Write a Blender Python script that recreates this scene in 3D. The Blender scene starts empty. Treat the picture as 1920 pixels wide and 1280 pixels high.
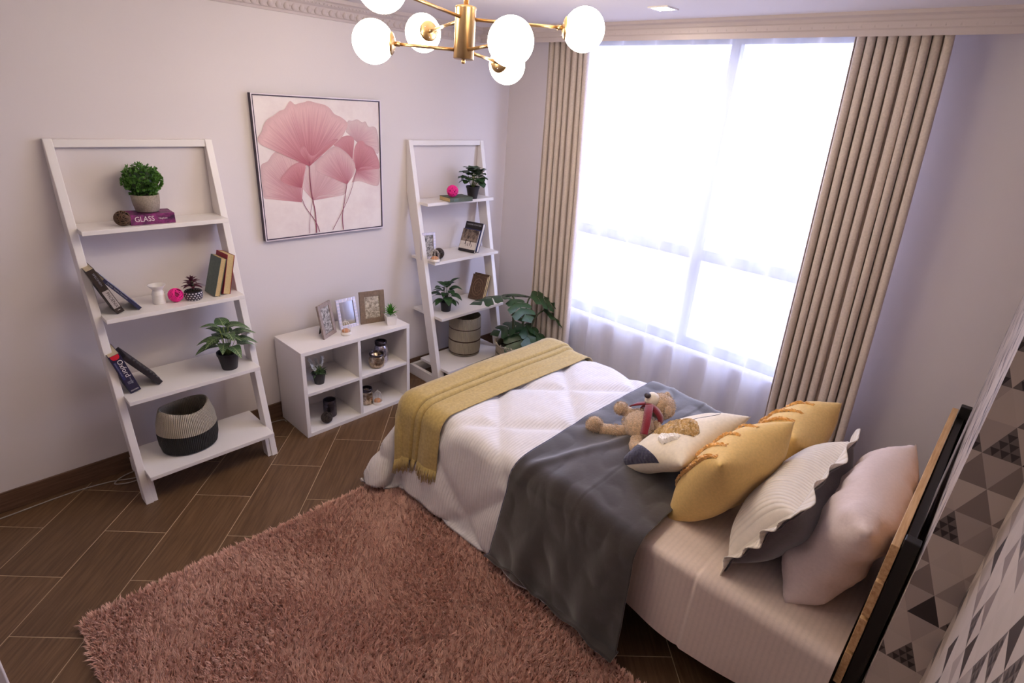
import bpy, bmesh, math, random
import numpy as np
from mathutils import Vector, Matrix, noise as mnoise

random.seed(7)
rng = np.random.default_rng(7)
SC = bpy.context.scene
COL = SC.collection
PI = math.pi

# ------------------------------------------------------------------ camera
cam_d = bpy.data.cameras.new('camera')
cam = bpy.data.objects.new('camera', cam_d)
COL.objects.link(cam)
cam_d.sensor_width = 36.0
cam_d.lens = 1047.2 / 1920 * 36.0
cam_d.clip_start = 0.02
_R = np.array([[0.6872383, -0.24432236, 0.68411264],
               [-0.72344903, -0.31544846, 0.6140959],
               [0.06576492, -0.91695085, -0.39354304]])
_m = Matrix.Identity(4)
for i in range(3):
    _m[i][0] = _R[i, 0]; _m[i][1] = -_R[i, 1]; _m[i][2] = -_R[i, 2]
CAM = (-3.513, -3.373, 2.1)
_m.translation = Vector(CAM)
cam.matrix_world = _m
SC.camera = cam

# ------------------------------------------------------------------ light and exposure
world = bpy.data.worlds.new('world'); SC.world = world
world.use_nodes = True
_bg = world.node_tree.nodes['Background']
_bg.inputs[0].default_value = (0.62, 0.68, 1.0, 1)
_bg.inputs[1].default_value = 13.5
SC.view_settings.view_transform = 'Standard'
SC.view_settings.look = 'None'
SC.view_settings.gamma = 1.0
SC.view_settings.use_curve_mapping = False
SC.view_settings.exposure = 0.0
LAMP_STRENGTH = 33.0

pd = bpy.data.lights.new('window_portal', 'AREA')
pd.shape = 'RECTANGLE'; pd.size = 1.9; pd.size_y = 2.1
pd.cycles.is_portal = True
po = bpy.data.objects.new('window_portal', pd); COL.objects.link(po)
po.location = (0.16, -1.65, 1.53)
po.rotation_euler = (0, math.radians(90), 0)

# ------------------------------------------------------------------ materials
def lin(c):
    return tuple(((v / 255) / 12.92 if v / 255 <= 0.04045 else ((v / 255 + 0.055) / 1.055) ** 2.4) for v in c)

class NT:
    def __init__(s, name):
        s.m = bpy.data.materials.new(name); s.m.use_nodes = True
        s.t = s.m.node_tree; s.n = s.t.nodes; s.l = s.t.links
        s.b = s.n['Principled BSDF']; s.out = s.n['Material Output']
    def new(s, ty, **kw):
        nd = s.n.new(ty)
        for k, v in kw.items(): setattr(nd, k, v)
        return nd
    def setin(s, nd, key, v):
        if hasattr(v, 'is_output') or isinstance(v, bpy.types.NodeSocket): s.l.new(v, nd.inputs[key])
        else: nd.inputs[key].default_value = v
    def math(s, op, a, b=0.0, c=None):
        nd = s.new('ShaderNodeMath', operation=op)
        s.setin(nd, 0, a); s.setin(nd, 1, b)
        if c is not None: s.setin(nd, 2, c)
        return nd.outputs[0]
    def coord(s, kind='Object'):
        return s.new('ShaderNodeTexCoord').outputs[kind]
    def mapping(s, vec, scale=(1, 1, 1), rot=(0, 0, 0), loc=(0, 0, 0)):
        nd = s.new('ShaderNodeMapping'); s.l.new(vec, nd.inputs[0])
        nd.inputs['Scale'].default_value = scale; nd.inputs['Rotation'].default_value = rot; nd.inputs['Location'].default_value = loc
        return nd.outputs[0]
    def noise(s, vec, scale, detail=3, rough=0.5):
        nd = s.new('ShaderNodeTexNoise'); s.l.new(vec, nd.inputs['Vector'])
        nd.inputs['Scale'].default_value = scale; nd.inputs['Detail'].default_value = detail; nd.inputs['Roughness'].default_value = rough
        return nd.outputs['Fac']
    def ramp(s, fac, stops):
        nd = s.new('ShaderNodeValToRGB'); s.l.new(fac, nd.inputs[0])
        e = nd.color_ramp.elements
        while len(e) < len(stops): e.new(0.5)
        for el, (p, c) in zip(e, stops):
            el.position = p; el.color = (*c, 1) if len(c) == 3 else c
        return nd.outputs[0]
    def mix(s, fac, a, b, blend='MIX'):
        nd = s.new('ShaderNodeMix', data_type='RGBA', blend_type=blend)
        s.setin(nd, 0, fac)
        s.setin(nd, 6, a if not isinstance(a, tuple) else (*a[:3], 1))
        s.setin(nd, 7, b if not isinstance(b, tuple) else (*b[:3], 1))
        return nd.outputs[2]
    def bump(s, h, strength=0.3, dist=0.01):
        nd = s.new('ShaderNodeBump'); s.l.new(h, nd.inputs['Height'])
        nd.inputs['Strength'].default_value = strength; nd.inputs['Distance'].default_value = dist
        s.l.new(nd.outputs[0], s.b.inputs['Normal'])
    def base(s, v):
        s.setin(s.b, 'Base Color', v if not isinstance(v, tuple) else (*v[:3], 1))
    def p(s, **kw):
        for k, v in kw.items(): s.b.inputs[k.replace('_', ' ')].default_value = v

MATS = {}
def mat(name, c=None, rough=0.6, metal=0.0, bump=None, var=0.0, vscale=30, sheen=0.0, spec=0.5, emit=None):
    """plain procedural material: colour with noise variation and fine relief"""
    if name in MATS: return MATS[name]
    t = NT(name); co = t.coord()
    cl = lin(c)
    if var > 0:
        n = t.noise(co, vscale, 4)
        t.base(t.ramp(n, [(0.3, tuple(v * (1 - var) for v in cl)), (0.7, tuple(min(1, v * (1 + var)) for v in cl))]))
    else: t.base(cl)
    t.p(Roughness=rough, Metallic=metal)
    t.b.inputs['Specular IOR Level'].default_value = spec
    if sheen: t.b.inputs['Sheen Weight'].default_value = sheen
    if bump: t.bump(t.noise(co, bump[0], 4), bump[1], bump[2] if len(bump) > 2 else 0.01)
    if emit:
        t.b.inputs['Emission Color'].default_value = (*emit[0], 1); t.b.inputs['Emission Strength'].default_value = emit[1]
    MATS[name] = t.m
    return t.m

mat('wall_paint', (220, 212, 213), 0.75, bump=(60, 0.08, 0.004), spec=0.25)
mat('ceiling_paint', (226, 220, 224), 0.8, bump=(60, 0.05, 0.004), spec=0.2)
mat('white_gloss', (232, 226, 224), 0.38, bump=(25, 0.03, 0.003))
mat('plaster_trim', (200, 188, 188), 0.7, bump=(120, 0.05, 0.003), spec=0.25)
mat('grout', (186, 164, 136), 0.9)
mat('window_frame', (52, 54, 66), 0.4)
mat('brass', (192, 160, 116), 0.3, metal=1.0, bump=(90, 0.04, 0.002))
mat('black_metal', (24, 21, 20), 0.45, bump=(80, 0.05, 0.002))
mat('black_plastic', (30, 27, 32), 0.5)
mat('dark_soil', (44, 34, 28), 0.95, var=0.4, vscale=200, bump=(200, 0.8, 0.01))
mat('page_paper', (205, 190, 160), 0.85, var=0.12, vscale=400)
mat('page_old', (196, 170, 122), 0.85, var=0.15, vscale=400)
mat('page_white', (220, 214, 206), 0.85, var=0.05, vscale=400)
mat('teddy_fur', (206, 172, 136), 0.95, var=0.25, vscale=120, sheen=0.6, bump=(260, 0.9, 0.01))
mat('teddy_muzzle', (226, 214, 196), 0.9, bump=(300, 0.4, 0.004), sheen=0.3)
mat('teddy_nose', (58, 48, 50), 0.6, bump=(300, 0.3, 0.003))
mat('red_felt', (124, 8, 34), 0.9, sheen=0.5, bump=(300, 0.4, 0.004))
mat('pink_rattan', (248, 36, 150), 0.45)
mat('brown_rattan', (92, 66, 48), 0.6, var=0.3, vscale=80)
mat('dark_rattan', (58, 46, 42), 0.6, var=0.3, vscale=80)
mat('concrete_pot', (150, 138, 126), 0.85, var=0.2, vscale=150, bump=(250, 0.5, 0.004))
mat('white_ceramic', (232, 226, 222), 0.35)
mat('leaf_boxwood', (70, 112, 40), 0.6, var=0.5, vscale=40)
mat('leaf_dark', (38, 66, 34), 0.42, var=0.35, vscale=25)
mat('leaf_bright', (66, 132, 36), 0.5, var=0.3, vscale=40)
mat('leaf_purple', (84, 34, 52), 0.55, var=0.4, vscale=60)
mat('leaf_grey', (78, 104, 66), 0.6, var=0.3, vscale=60)
mat('stem_green', (120, 136, 60), 0.6)
mat('stem_dark', (62, 70, 42), 0.6)
mat('white_petal', (226, 226, 226), 0.7)
mat('frame_taupe', (150, 134, 128), 0.6, var=0.15, vscale=60, bump=(60, 0.2, 0.003))
mat('frame_walnut', (126, 106, 90), 0.6, var=0.15, vscale=60, bump=(60, 0.2, 0.003))
mat('frame_silver', (206, 202, 214), 0.3, metal=0.6)
mat('frame_back', (62, 50, 40), 0.8)
mat('mirror_silver', (206, 210, 222), 0.08, metal=1.0)
mat('candle_wax', (206, 148, 108), 0.5)
mat('lantern_wire', (228, 220, 214), 0.4)
mat('jar_dark', (74, 66, 72), 0.22, metal=0.7, bump=(40, 0.1, 0.003))
mat('cable_white', (150, 142, 136), 0.6)
mat('dark_underside', (30, 22, 20), 0.7)
mat('added_ground_grey', (120, 116, 112), 0.9, var=0.15, vscale=1.0)
mat('lettering_white', (226, 218, 216), 0.7)
mat('lettering_dark', (40, 34, 32), 0.7)
mat('lettering_grey', (150, 150, 160), 0.7)

def m_wood_tile():
    t = NT('wood_tile'); co = t.coord()
    oi = t.new('ShaderNodeObjectInfo')
    off = t.new('ShaderNodeVectorMath', operation='MULTIPLY_ADD')
    cmb = t.new('ShaderNodeCombineXYZ')
    for k in range(3): t.l.new(oi.outputs['Random'], cmb.inputs[k])
    t.l.new(cmb.outputs[0], off.inputs[0]); off.inputs[1].default_value = (37, 19, 7); t.l.new(co, off.inputs[2])
    v = off.outputs[0]
    g = t.noise(t.mapping(v, (1.6, 26, 1)), 3.0, 6, 0.62)
    g2 = t.noise(t.mapping(v, (1.0, 5, 1)), 2.0, 3)
    c1 = t.ramp(g, [(0.28, lin((74, 53, 35))), (0.5, lin((100, 74, 51))), (0.74, lin((123, 95, 68)))])
    c2 = t.mix(t.math('MULTIPLY', g2, 0.5), c1, lin((86, 61, 40)))
    tone = t.math('MULTIPLY_ADD', oi.outputs['Random'], 0.24, 0.88)
    hs = t.new('ShaderNodeHueSaturation'); t.l.new(c2, hs.inputs['Color']); t.l.new(tone, hs.inputs['Value'])
    t.base(hs.outputs[0]); t.p(Roughness=0.42)
    t.bump(g, 0.12, 0.003)
    MATS['wood_tile'] = t.m
m_wood_tile()

def m_pine():
    t = NT('pine_plank'); co = t.coord()
    g = t.noise(t.mapping(co, (2, 30, 30)), 3.0, 5, 0.6)
    t.base(t.ramp(g, [(0.3, lin((176, 130, 84))), (0.55, lin((206, 166, 120))), (0.8, lin((222, 188, 146)))]))
    t.p(Roughness=0.55); t.bump(g, 0.1, 0.003)
    MATS['pine_plank'] = t.m
m_pine()

def m_baseboard():
    t = NT('baseboard_wood'); co = t.coord()
    g = t.noise(t.mapping(co, (2, 8, 40)), 3.0, 5, 0.6)
    t.base(t.ramp(g, [(0.3, lin((78, 56, 42))), (0.7, lin((112, 84, 66)))]))
    t.p(Roughness=0.45)
    MATS['baseboard_wood'] = t.m
m_baseboard()

def fabric(name, c, weave=700, var=0.08, sheen=0.3, rough=0.9, ribs=None, wr=0.0, wscale=9, big=0.0, bigscale=5, back=None):
    """woven cloth; ribs=(uv axis, count per metre, strength) adds corduroy relief along UV"""
    t = NT(name); co = t.coord(); uv = t.coord('UV')
    cl = lin(c)
    n = t.noise(co, weave / 6, 3)
    colr = t.ramp(n, [(0.3, tuple(v * (1 - var) for v in cl)), (0.7, tuple(min(1, v * (1 + var)) for v in cl))])
    if big:
        nb = t.noise(co, bigscale, 4, 0.6)
        colr = t.mix(t.ramp(nb, [(0.42, (0, 0, 0)), (0.66, (1, 1, 1))]), colr, tuple(min(1, v * (1 + big)) for v in cl))
    h = t.math('MULTIPLY', t.noise(co, weave, 2), 0.12)
    if wr:
        h = t.math('MULTIPLY_ADD', t.noise(t.mapping(co, (1, 1.3, 1)), wscale, 4, 0.55), wr * 8, h)
    if ribs:
        sx = t.new('ShaderNodeSeparateXYZ'); t.l.new(uv, sx.inputs[0])
        s = t.math('SINE', t.math('MULTIPLY', sx.outputs[ribs[0]], ribs[1] * 2 * PI))
        s = t.math('POWER', t.math('MULTIPLY_ADD', s, 0.5, 0.5), 0.5)
        h = t.math('MULTIPLY_ADD', s, ribs[2], h)
        colr = t.mix(t.math('MULTIPLY', t.math('SUBTRACT', 1.0, s), ribs[3] if len(ribs) > 3 else 0.2), colr, tuple(v * 0.7 for v in cl))
    t.base(colr); t.p(Roughness=rough)
    t.b.inputs['Sheen Weight'].default_value = sheen; t.b.inputs['Specular IOR Level'].default_value = 0.15
    t.bump(h, 0.6, 0.006)
    MATS[name] = t.m
    return t
fabric('curtain_cloth', (208, 194, 185), sheen=0.2)
fabric('duvet_cloth', (216, 210, 210), weave=260, var=0.04, ribs=(1, 62, 0.55, 0.3), sheen=0.5)
fabric('sheet_cloth', (228, 210, 200), weave=500, var=0.03, ribs=(1, 48, 0.06, 0.22), wr=0.12, wscale=7, sheen=0.2)
fabric('grey_velvet', (50, 43, 42), weave=400, var=0.08, sheen=0.9, wr=0.1, wscale=8, big=0.5, bigscale=4.5)
fabric('mustard_knit', (172, 148, 92), weave=420, var=0.14, sheen=0.3, wr=0.06, wscale=14)
fabric('mustard_linen', (224, 188, 120), weave=600, var=0.06, sheen=0.2, wr=0.14, wscale=9)
fabric('mustard_tuft', (218, 162, 88), weave=200, var=0.25, sheen=0.4)
fabric('cream_linen', (226, 212, 190), weave=380, var=0.06, sheen=0.2, wr=0.05, wscale=9)
fabric('navy_tuft', (42, 38, 58), weave=240, var=0.3, sheen=0.4)
fabric('ochre_tuft', (190, 156, 102), weave=160, var=0.3, sheen=0.4)
fabric('white_tuft', (240, 234, 228), weave=200, var=0.06, sheen=0.5)
fabric('ribbed_cream', (236, 226, 214), weave=260, var=0.04, ribs=(0, 50, 0.8, 0.35), sheen=0.5)
fabric('ruffle_ribs', (236, 226, 214), weave=260, var=0.04, ribs=(1, 45, 0.8, 0.35), sheen=0.5)
fabric('grey_plush', (94, 86, 92), weave=320, var=0.1, sheen=0.7)
fabric('pillow_cotton', (222, 204, 200), weave=600, var=0.03, sheen=0.2, wr=0.34, wscale=7)
fabric('rug_base', (150, 104, 92), weave=200, var=0.2)
fabric('navy_piping', (56, 54, 84), weave=400)

def m_rug_pile():
    t = NT('rug_pile')
    co = t.coord()
    n = t.noise(co, 7, 4, 0.6); n2 = t.noise(co, 60, 2)
    a = t.ramp(n, [(0.3, lin((222, 178, 160))), (0.55, lin((236, 195, 177))), (0.75, lin((246, 210, 192)))])
    t.base(t.mix(t.math('MULTIPLY', n2, 0.5), a, lin((218, 166, 152))))
    t.p(Roughness=0.95); t.b.inputs['Sheen Weight'].default_value = 0.4; t.b.inputs['Specular IOR Level'].default_value = 0.1
    MATS['rug_pile'] = t.m
m_rug_pile()

def m_sheer():
    t = NT('sheer_voile')
    tr = t.new('ShaderNodeBsdfTransparent'); tl = t.new('ShaderNodeBsdfTranslucent'); df = t.new('ShaderNodeBsdfDiffuse')
    tr.inputs[0].default_value = (0.97, 0.97, 1, 1)
    tl.inputs[0].default_value = (0.84, 0.84, 0.88, 1); df.inputs[0].default_value = (0.93, 0.91, 0.94, 1)
    m1 = t.new('ShaderNodeMixShader'); m1.inputs[0].default_value = 0.66
    t.l.new(tl.outputs[0], m1.inputs[1]); t.l.new(df.outputs[0], m1.inputs[2])
    lw = t.new('ShaderNodeLayerWeight'); lw.inputs[0].default_value = 0.35
    f = t.math('MULTIPLY_ADD', lw.outputs['Facing'], -0.3, 0.44)
    m2 = t.new('ShaderNodeMixShader'); t.l.new(f, m2.inputs[0])
    t.l.new(m1.outputs[0], m2.inputs[1]); t.l.new(tr.outputs[0], m2.inputs[2])
    t.l.new(m2.outputs[0], t.out.inputs[0])
    MATS['sheer_voile'] = t.m
m_sheer()

def m_glass(name, col=(1, 1, 1), rough=0.02, clear=0.85):
    t = NT(name)
    tr = t.new('ShaderNodeBsdfTransparent'); gl = t.new('ShaderNodeBsdfGlossy')
    tr.inputs[0].default_value = (*col, 1); gl.inputs['Roughness'].default_value = rough
    m = t.new('ShaderNodeMixShader'); m.inputs[0].default_value = 1 - clear
    t.l.new(tr.outputs[0], m.inputs[1]); t.l.new(gl.outputs[0], m.inputs[2]); t.l.new(m.outputs[0], t.out.inputs[0])
    MATS[name] = t.m
m_glass('window_glass', (0.97, 0.98, 1.0), 0.0, 0.95)
m_glass('clear_glass', (0.96, 0.96, 0.96), 0.03, 0.82)

def m_mercury(name, c1, c2):
    t = NT(name); co = t.coord()
    n = t.noise(co, 60, 5, 0.7)
    t.base(t.ramp(n, [(0.35, lin(c1)), (0.6, lin(c2))])); t.p(Metallic=0.9, Roughness=0.16)
    t.bump(n, 0.3, 0.004); MATS[name] = t.m
m_mercury('mercury_silver', (110, 104, 116), (214, 208, 220))
m_mercury('mercury_gold', (112, 92, 74), (206, 186, 160))

t_ = NT('globe_glow')
t_.b.inputs['Emission Color'].default_value = (1.0, 0.86, 0.66, 1); t_.b.inputs['Emission Strength'].default_value = LAMP_STRENGTH
t_.base((0.9, 0.9, 0.9)); MATS['globe_glow'] = t_.m
t_ = NT('downlight_glow')
t_.b.inputs['Emission Color'].default_value = (1.0, 0.90, 0.76, 1); t_.b.inputs['Emission Strength'].default_value = 210.0
MATS['downlight_glow'] = t_.m

def m_weave(name, stops, freq_h=105, freq_v=90, rows=None):
    """basket weave: UV u = metres round, v = metres up; stops = [(v, colour)] constant bands"""
    t = NT(name); uv = t.coord('UV'); co = t.coord()
    sx = t.new('ShaderNodeSeparateXYZ'); t.l.new(uv, sx.inputs[0])
    u, v = sx.outputs[0], sx.outputs[1]
    a = t.math('SINE', t.math('MULTIPLY', u, freq_h * 2 * PI))
    b = t.math('SINE', t.math('MULTIPLY', v, freq_v * 2 * PI))
    h = t.math('MULTIPLY_ADD', t.math('MULTIPLY', a, b), 0.3, a)
    nd = t.new('ShaderNodeValToRGB'); nd.color_ramp.interpolation = 'CONSTANT'; t.l.new(v, nd.inputs[0])
    e = nd.color_ramp.elements
    while len(e) < len(stops): e.new(0.5)
    for el, (p_, c) in zip(e, stops): el.position = p_; el.color = (*lin(c), 1)
    colr = t.mix(t.math('MULTIPLY_ADD', a, -0.12, 0.13), nd.outputs[0], (0.03, 0.02, 0.015))
    t.base(colr); t.p(Roughness=0.85); t.bump(h, 0.8, 0.008)
    MATS[name] = t.m
cr, bk_, st_ = (214, 200, 178), (40, 36, 36), (92, 74, 60)
m_weave('basket_two_tone', [(0.0, bk_), (0.118, cr)])
m_weave('basket_striped', [(0.0, cr), (0.018, st_), (0.026, cr), (0.125, st_), (0.133, cr), (0.225, st_), (0.233, cr)])
m_weave('planter_weave', [(0.0, (204, 190, 168)), (0.27, (80, 66, 56)), (0.278, (204, 190, 168))])

def m_beads():
    t = NT('beaded_bowl'); uv = t.coord('UV')
    sx = t.new('ShaderNodeSeparateXYZ'); t.l.new(uv, sx.inputs[0])
    row = t.math('MULTIPLY', sx.outputs[1], 85.0)
    sh = t.math('MULTIPLY', t.math('FLOOR', row), 0.5)
    a = t.math('ABSOLUTE', t.math('SUBTRACT', t.math('FRACT', t.math('ADD', t.math('MULTIPLY', sx.outputs[0], 60.0), sh)), 0.5))
    b = t.math('ABSOLUTE', t.math('SUBTRACT', t.math('FRACT', row), 0.5))
    d = t.math('ADD', t.math('POWER', a, 2.0), t.math('POWER', b, 2.0))
    t.base(t.mix(t.math('LESS_THAN', d, 0.085), lin((34, 26, 44)), lin((206, 198, 204)))); t.p(Roughness=0.5)
    MATS['beaded_bowl'] = t.m
m_beads()

def m_wallpaper(name, axis, w, h):
    t = NT(name); co = t.coord()
    sx = t.new('ShaderNodeSeparateXYZ'); t.l.new(co, sx.inputs[0])
    H, V = sx.outputs[axis], sx.outputs[2]
    def tri(k):
        b = t.math('MULTIPLY', V, k / h); row = t.math('FLOOR', b); fb = t.math('FRACT', b)
        u = t.math('ADD', t.math('MULTIPLY', H, k / w), t.math('MULTIPLY', row, 0.5))
        x = t.math('MULTIPLY', t.math('ABSOLUTE', t.math('SUBTRACT', t.math('FRACT', u), 0.5)), 2.0)
        up = t.math('LESS_THAN', t.math('ADD', x, fb), 1.0)
        # down triangles take the cell to the right past the middle
        cu = t.math('FLOOR', t.math('ADD', u, t.math('MULTIPLY', t.math('SUBTRACT', 1.0, up), 0.5)))
        return up, cu, row
    up, cu, row = tri(1.0)
    cb = t.new('ShaderNodeCombineXYZ')
    t.l.new(cu, cb.inputs[0]); t.l.new(row, cb.inputs[1]); t.l.new(up, cb.inputs[2])
    wn = t.new('ShaderNodeTexWhiteNoise'); t.l.new(cb.outputs[0], wn.inputs['Vector'])
    r = wn.outputs['Value']
    up4, _, _ = tri(4.0)
    nd = t.new('ShaderNodeValToRGB'); nd.color_ramp.interpolation = 'CONSTANT'; t.l.new(r, nd.inputs[0])
    e = nd.color_ramp.elements
    stops = [(0, (186, 172, 162)), (0.34, (160, 146, 138)), (0.52, (134, 120, 114)), (0.68, (50, 42, 42))]
    while len(e) < len(stops): e.new(0.5)
    for el, (p_, c) in zip(e, stops): el.position = p_; el.color = (*lin(c), 1)
    patt = t.math('GREATER_THAN', r, 0.78)
    dark = t.mix(up4, lin((50, 42, 42)), lin((104, 94, 90)))
    upc = t.mix(patt, nd.outputs[0], dark)
    dn = t.mix(t.math('GREATER_THAN', r, 0.7), lin((190, 176, 166)), lin((172, 158, 150)))
    t.base(t.mix(up, dn, upc)); t.p(Roughness=0.38)
    MATS[name] = t.m
m_wallpaper('wallpaper_long', 0, 0.10, 0.0875)
m_wallpaper('wallpaper_return', 1, 0.075, 0.0875)

def m_petal(name, deep, pale, alpha):
    """printed petal: UV x runs along the rim, y from the base (0) to the rim (1)"""
    t = NT(name); uv = t.coord('UV')
    sx = t.new('ShaderNodeSeparateXYZ'); t.l.new(uv, sx.inputs[0])
    st = t.noise(t.mapping(uv, (110, 1.2, 1)), 1.0, 4, 0.6)
    v = sx.outputs[1]
    f = t.math('ADD', v, t.math('MULTIPLY', t.math('SUBTRACT', st, 0.5), 0.5))
    t.base(t.ramp(f, [(0.08, lin(deep)), (0.5, lin(tuple((a + b) / 2 for a, b in zip(deep, pale)))), (0.92, lin(pale)), (1.0, lin(tuple(a * 0.93 for a in pale)))]))
    t.p(Roughness=0.8)
    al = t.math('MULTIPLY', t.math('MULTIPLY_ADD', st, 0.5, 0.65), alpha)
    t.l.new(al, t.b.inputs['Alpha'])
    MATS[name] = t.m
m_petal('petal_main', (176, 96, 112), (228, 188, 190), 0.97)
m_petal('petal_deep', (176, 96, 110), (212, 150, 158), 0.9)
m_petal('petal_mid', (192, 120, 134), (228, 192, 194), 0.85)
m_petal('petal_pale', (206, 150, 160), (234, 204, 206), 0.7)
mat('print_stem', (138, 66, 88), 0.8)
def m_canvas():
    t = NT('canvas_ground'); co = t.coord()
    n = t.noise(co, 4, 5, 0.65)
    t.base(t.ramp(n, [(0.35, lin((222, 208, 208))), (0.6, lin((234, 224, 222)))])); t.p(Roughness=0.8)
    MATS['canvas_ground'] = t.m
m_canvas()
mat('frame_plum', (48, 30, 58), 0.35)
mat('frame_edge', (226, 214, 222), 0.3)

def m_cover(name, c, c2, scale=30, rough=0.5):
    t = NT(name); co = t.coord(); n = t.noise(co, scale, 5, 0.65)
    t.base(t.ramp(n, [(0.38, lin(c)), (0.62, lin(c2))])); t.p(Roughness=rough); MATS[name] = t.m
m_cover('cover_purple', (58, 20, 56), (146, 52, 120), 25)
m_cover('cover_dark', (46, 36, 32), (58, 46, 40))
m_cover('cover_blue', (34, 34, 62), (48, 48, 84))
m_cover('cover_bluefront', (150, 140, 160), (120, 140, 170), 20)
m_cover('cover_teal', (84, 100, 96), (96, 112, 106), 60)
m_cover('cover_red', (146, 36, 56), (160, 44, 66), 50)
m_cover('cover_brown', (92, 50, 36), (110, 62, 44), 60)
m_cover('cover_oxford', (32, 26, 52), (40, 34, 66), 10)
m_cover('cover_green', (84, 92, 74), (72, 84, 68), 60)
m_cover('cover_blacktext', (26, 22, 26), (40, 32, 38), 40)
m_cover('cover_photo', (52, 40, 40), (150, 132, 120), 28)
m_cover('cover_paleband', (206, 198, 192), (216, 208, 202), 30)
m_cover('cover_navy', (40, 48, 104), (50, 58, 118), 40)
m_cover('cover_ornate', (74, 54, 42), (104, 78, 60), 70)
m_cover('print_photo', (90, 84, 84), (196, 190, 186), 60)
m_cover('print_sketch', (130, 118, 104), (206, 196, 180), 70)
mat('band_red', (206, 26, 48), 0.5)
mat('band_grey', (176, 166, 162), 0.6)
mat('band_navy', (44, 46, 96), 0.5)
mat('ornament_gold', (128, 100, 74), 0.5)

# ------------------------------------------------------------------ mesh helpers
class MB:
    def __init__(s): s.v = []; s.f = []; s.uv = {}
    def add(s, vs, fs, uvs=None):
        o = len(s.v); s.v += [tuple(v) for v in vs]; s.f += [tuple(i + o for i in f) for f in fs]
        if uvs is not None:
            for i, q in enumerate(uvs): s.uv[o + i] = q
        return s
    def box(s, a, b, mtx=None):
        x0, y0, z0 = a; x1, y1, z1 = b
        vs = [(x0, y0, z0), (x1, y0, z0), (x1, y1, z0), (x0, y1, z0), (x0, y0, z1), (x1, y0, z1), (x1, y1, z1), (x0, y1, z1)]
        if mtx is not None: vs = [mtx @ Vector(v) for v in vs]
        return s.add(vs, [(3, 2, 1, 0), (4, 5, 6, 7), (0, 1, 5, 4), (1, 2, 6, 5), (2, 3, 7, 6), (3, 0, 4, 7)])
    def prism(s, poly, axis, a, b):
        """poly in the two other axes (cyclic order), extruded along axis from a to b"""
        n = len(poly)
        def P(q, t):
            c = [0, 0, 0]; c[axis] = t; c[(axis + 1) % 3] = q[0]; c[(axis + 2) % 3] = q[1]; return tuple(c)
        vs = [P(q, a) for q in poly] + [P(q, b) for q in poly]
        fs = [tuple(range(n))[::-1], tuple(range(n, 2 * n))] + [(i, (i + 1) % n, n + (i + 1) % n, n + i) for i in range(n)]
        return s.add(vs, fs)
    def grid(s, fn, nu, nv, uvfn=None, closed_u=False):
        vs = []; uvs = []
        for j in range(nv + 1):
            for i in range(nu if closed_u else nu + 1):
                u, v = i / nu, j / nv
                vs.append(fn(u, v)); uvs.append(uvfn(u, v) if uvfn else (u, v))
        w = nu if closed_u else nu + 1
        fs = []
        for j in range(nv):
            for i in range(nu):
                i2 = (i + 1) % w if closed_u else i + 1
                fs.append((j * w + i, j * w + i2, (j + 1) * w + i2, (j + 1) * w + i))
        return s.add(vs, fs, uvs)
    def lathe(s, prof, n=32, c=(0, 0, 0), cap0=True, cap1=False):
        o = len(s.v); vs = []; uvs = []; L = 0; pr = prof[0]; rm = max(p[0] for p in prof)
        for (r, z) in prof:
            L += math.hypot(r - pr[0], z - pr[1]); pr = (r, z)
            for k in range(n):
                a = 2 * PI * k / n
                vs.append((c[0] + r * math.cos(a), c[1] + r * math.sin(a), c[2] + z)); uvs.append((rm * a, z))
        fs = []
        for j in range(len(prof) - 1):
            for k in range(n):
                k2 = (k + 1) % n
                fs.append((j * n + k, j * n + k2, (j + 1) * n + k2, (j + 1) * n + k))
        if cap0: fs.append(tuple(range(n))[::-1])
        if cap1: fs.append(tuple((len(prof) - 1) * n + k for k in range(n)))
        return s.add(vs, fs, uvs)
    def tube(s, path, r, n=8, cap=True, closed=False):
        P = [Vector(p) for p in path]; m = len(P); vs = []
        up = Vector((0, 0, 1)); prevn = None
        for i, p in enumerate(P):
            if closed: d = P[(i + 1) % m] - P[i - 1]
            else: d = P[min(i + 1, m - 1)] - P[max(i - 1, 0)]
            if d.length < 1e-9: d = Vector((0, 0, 1))
            d.normalize()
            if prevn is None:
                a = up if abs(d.z) < 0.95 else Vector((1, 0, 0)); nrm = (a - d * a.dot(d)).normalized()
            else:
                nrm = (prevn - d * prevn.dot(d))
                nrm = nrm.normalized() if nrm.length > 1e-6 else prevn
            prevn = nrm; b = d.cross(nrm)
            rr = r[i] if hasattr(r, '__len__') else r
            for k in range(n):
                a = 2 * PI * k / n; vs.append(tuple(p + nrm * (rr * math.cos(a)) + b * (rr * math.sin(a))))
        fs = []
        for i in range(m if closed else m - 1):
            for k in range(n):
                k2 = (k + 1) % n; i2 = (i + 1) % m
                fs.append((i * n + k, i * n + k2, i2 * n + k2, i2 * n + k))
        if cap and not closed: fs += [tuple(range(n))[::-1], tuple((m - 1) * n + k for k in range(n))]
        return s.add(vs, fs)
    def sphere(s, c, r, nu=24, nv=14, sq=(1, 1, 1), disp=None, mtx=None):
        vs = [];
        for j in range(nv + 1):
            th = PI * j / nv
            for i in range(nu):
                ph = 2 * PI * i / nu
                d = Vector((math.sin(th) * math.cos(ph), math.sin(th) * math.sin(ph), math.cos(th)))
                k = 1 + (disp(d) if disp else 0)
                p = Vector((d.x * r * sq[0] * k, d.y * r * sq[1] * k, d.z * r * sq[2] * k))
                if mtx is not None: p = mtx @ p
                vs.append((c[0] + p.x, c[1] + p.y, c[2] + p.z))
        fs = [(j * nu + i, (j + 1) * nu + i, (j + 1) * nu + (i + 1) % nu, j * nu + (i + 1) % nu) for j in range(nv) for i in range(nu)]
        return s.add(vs, fs)
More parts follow.
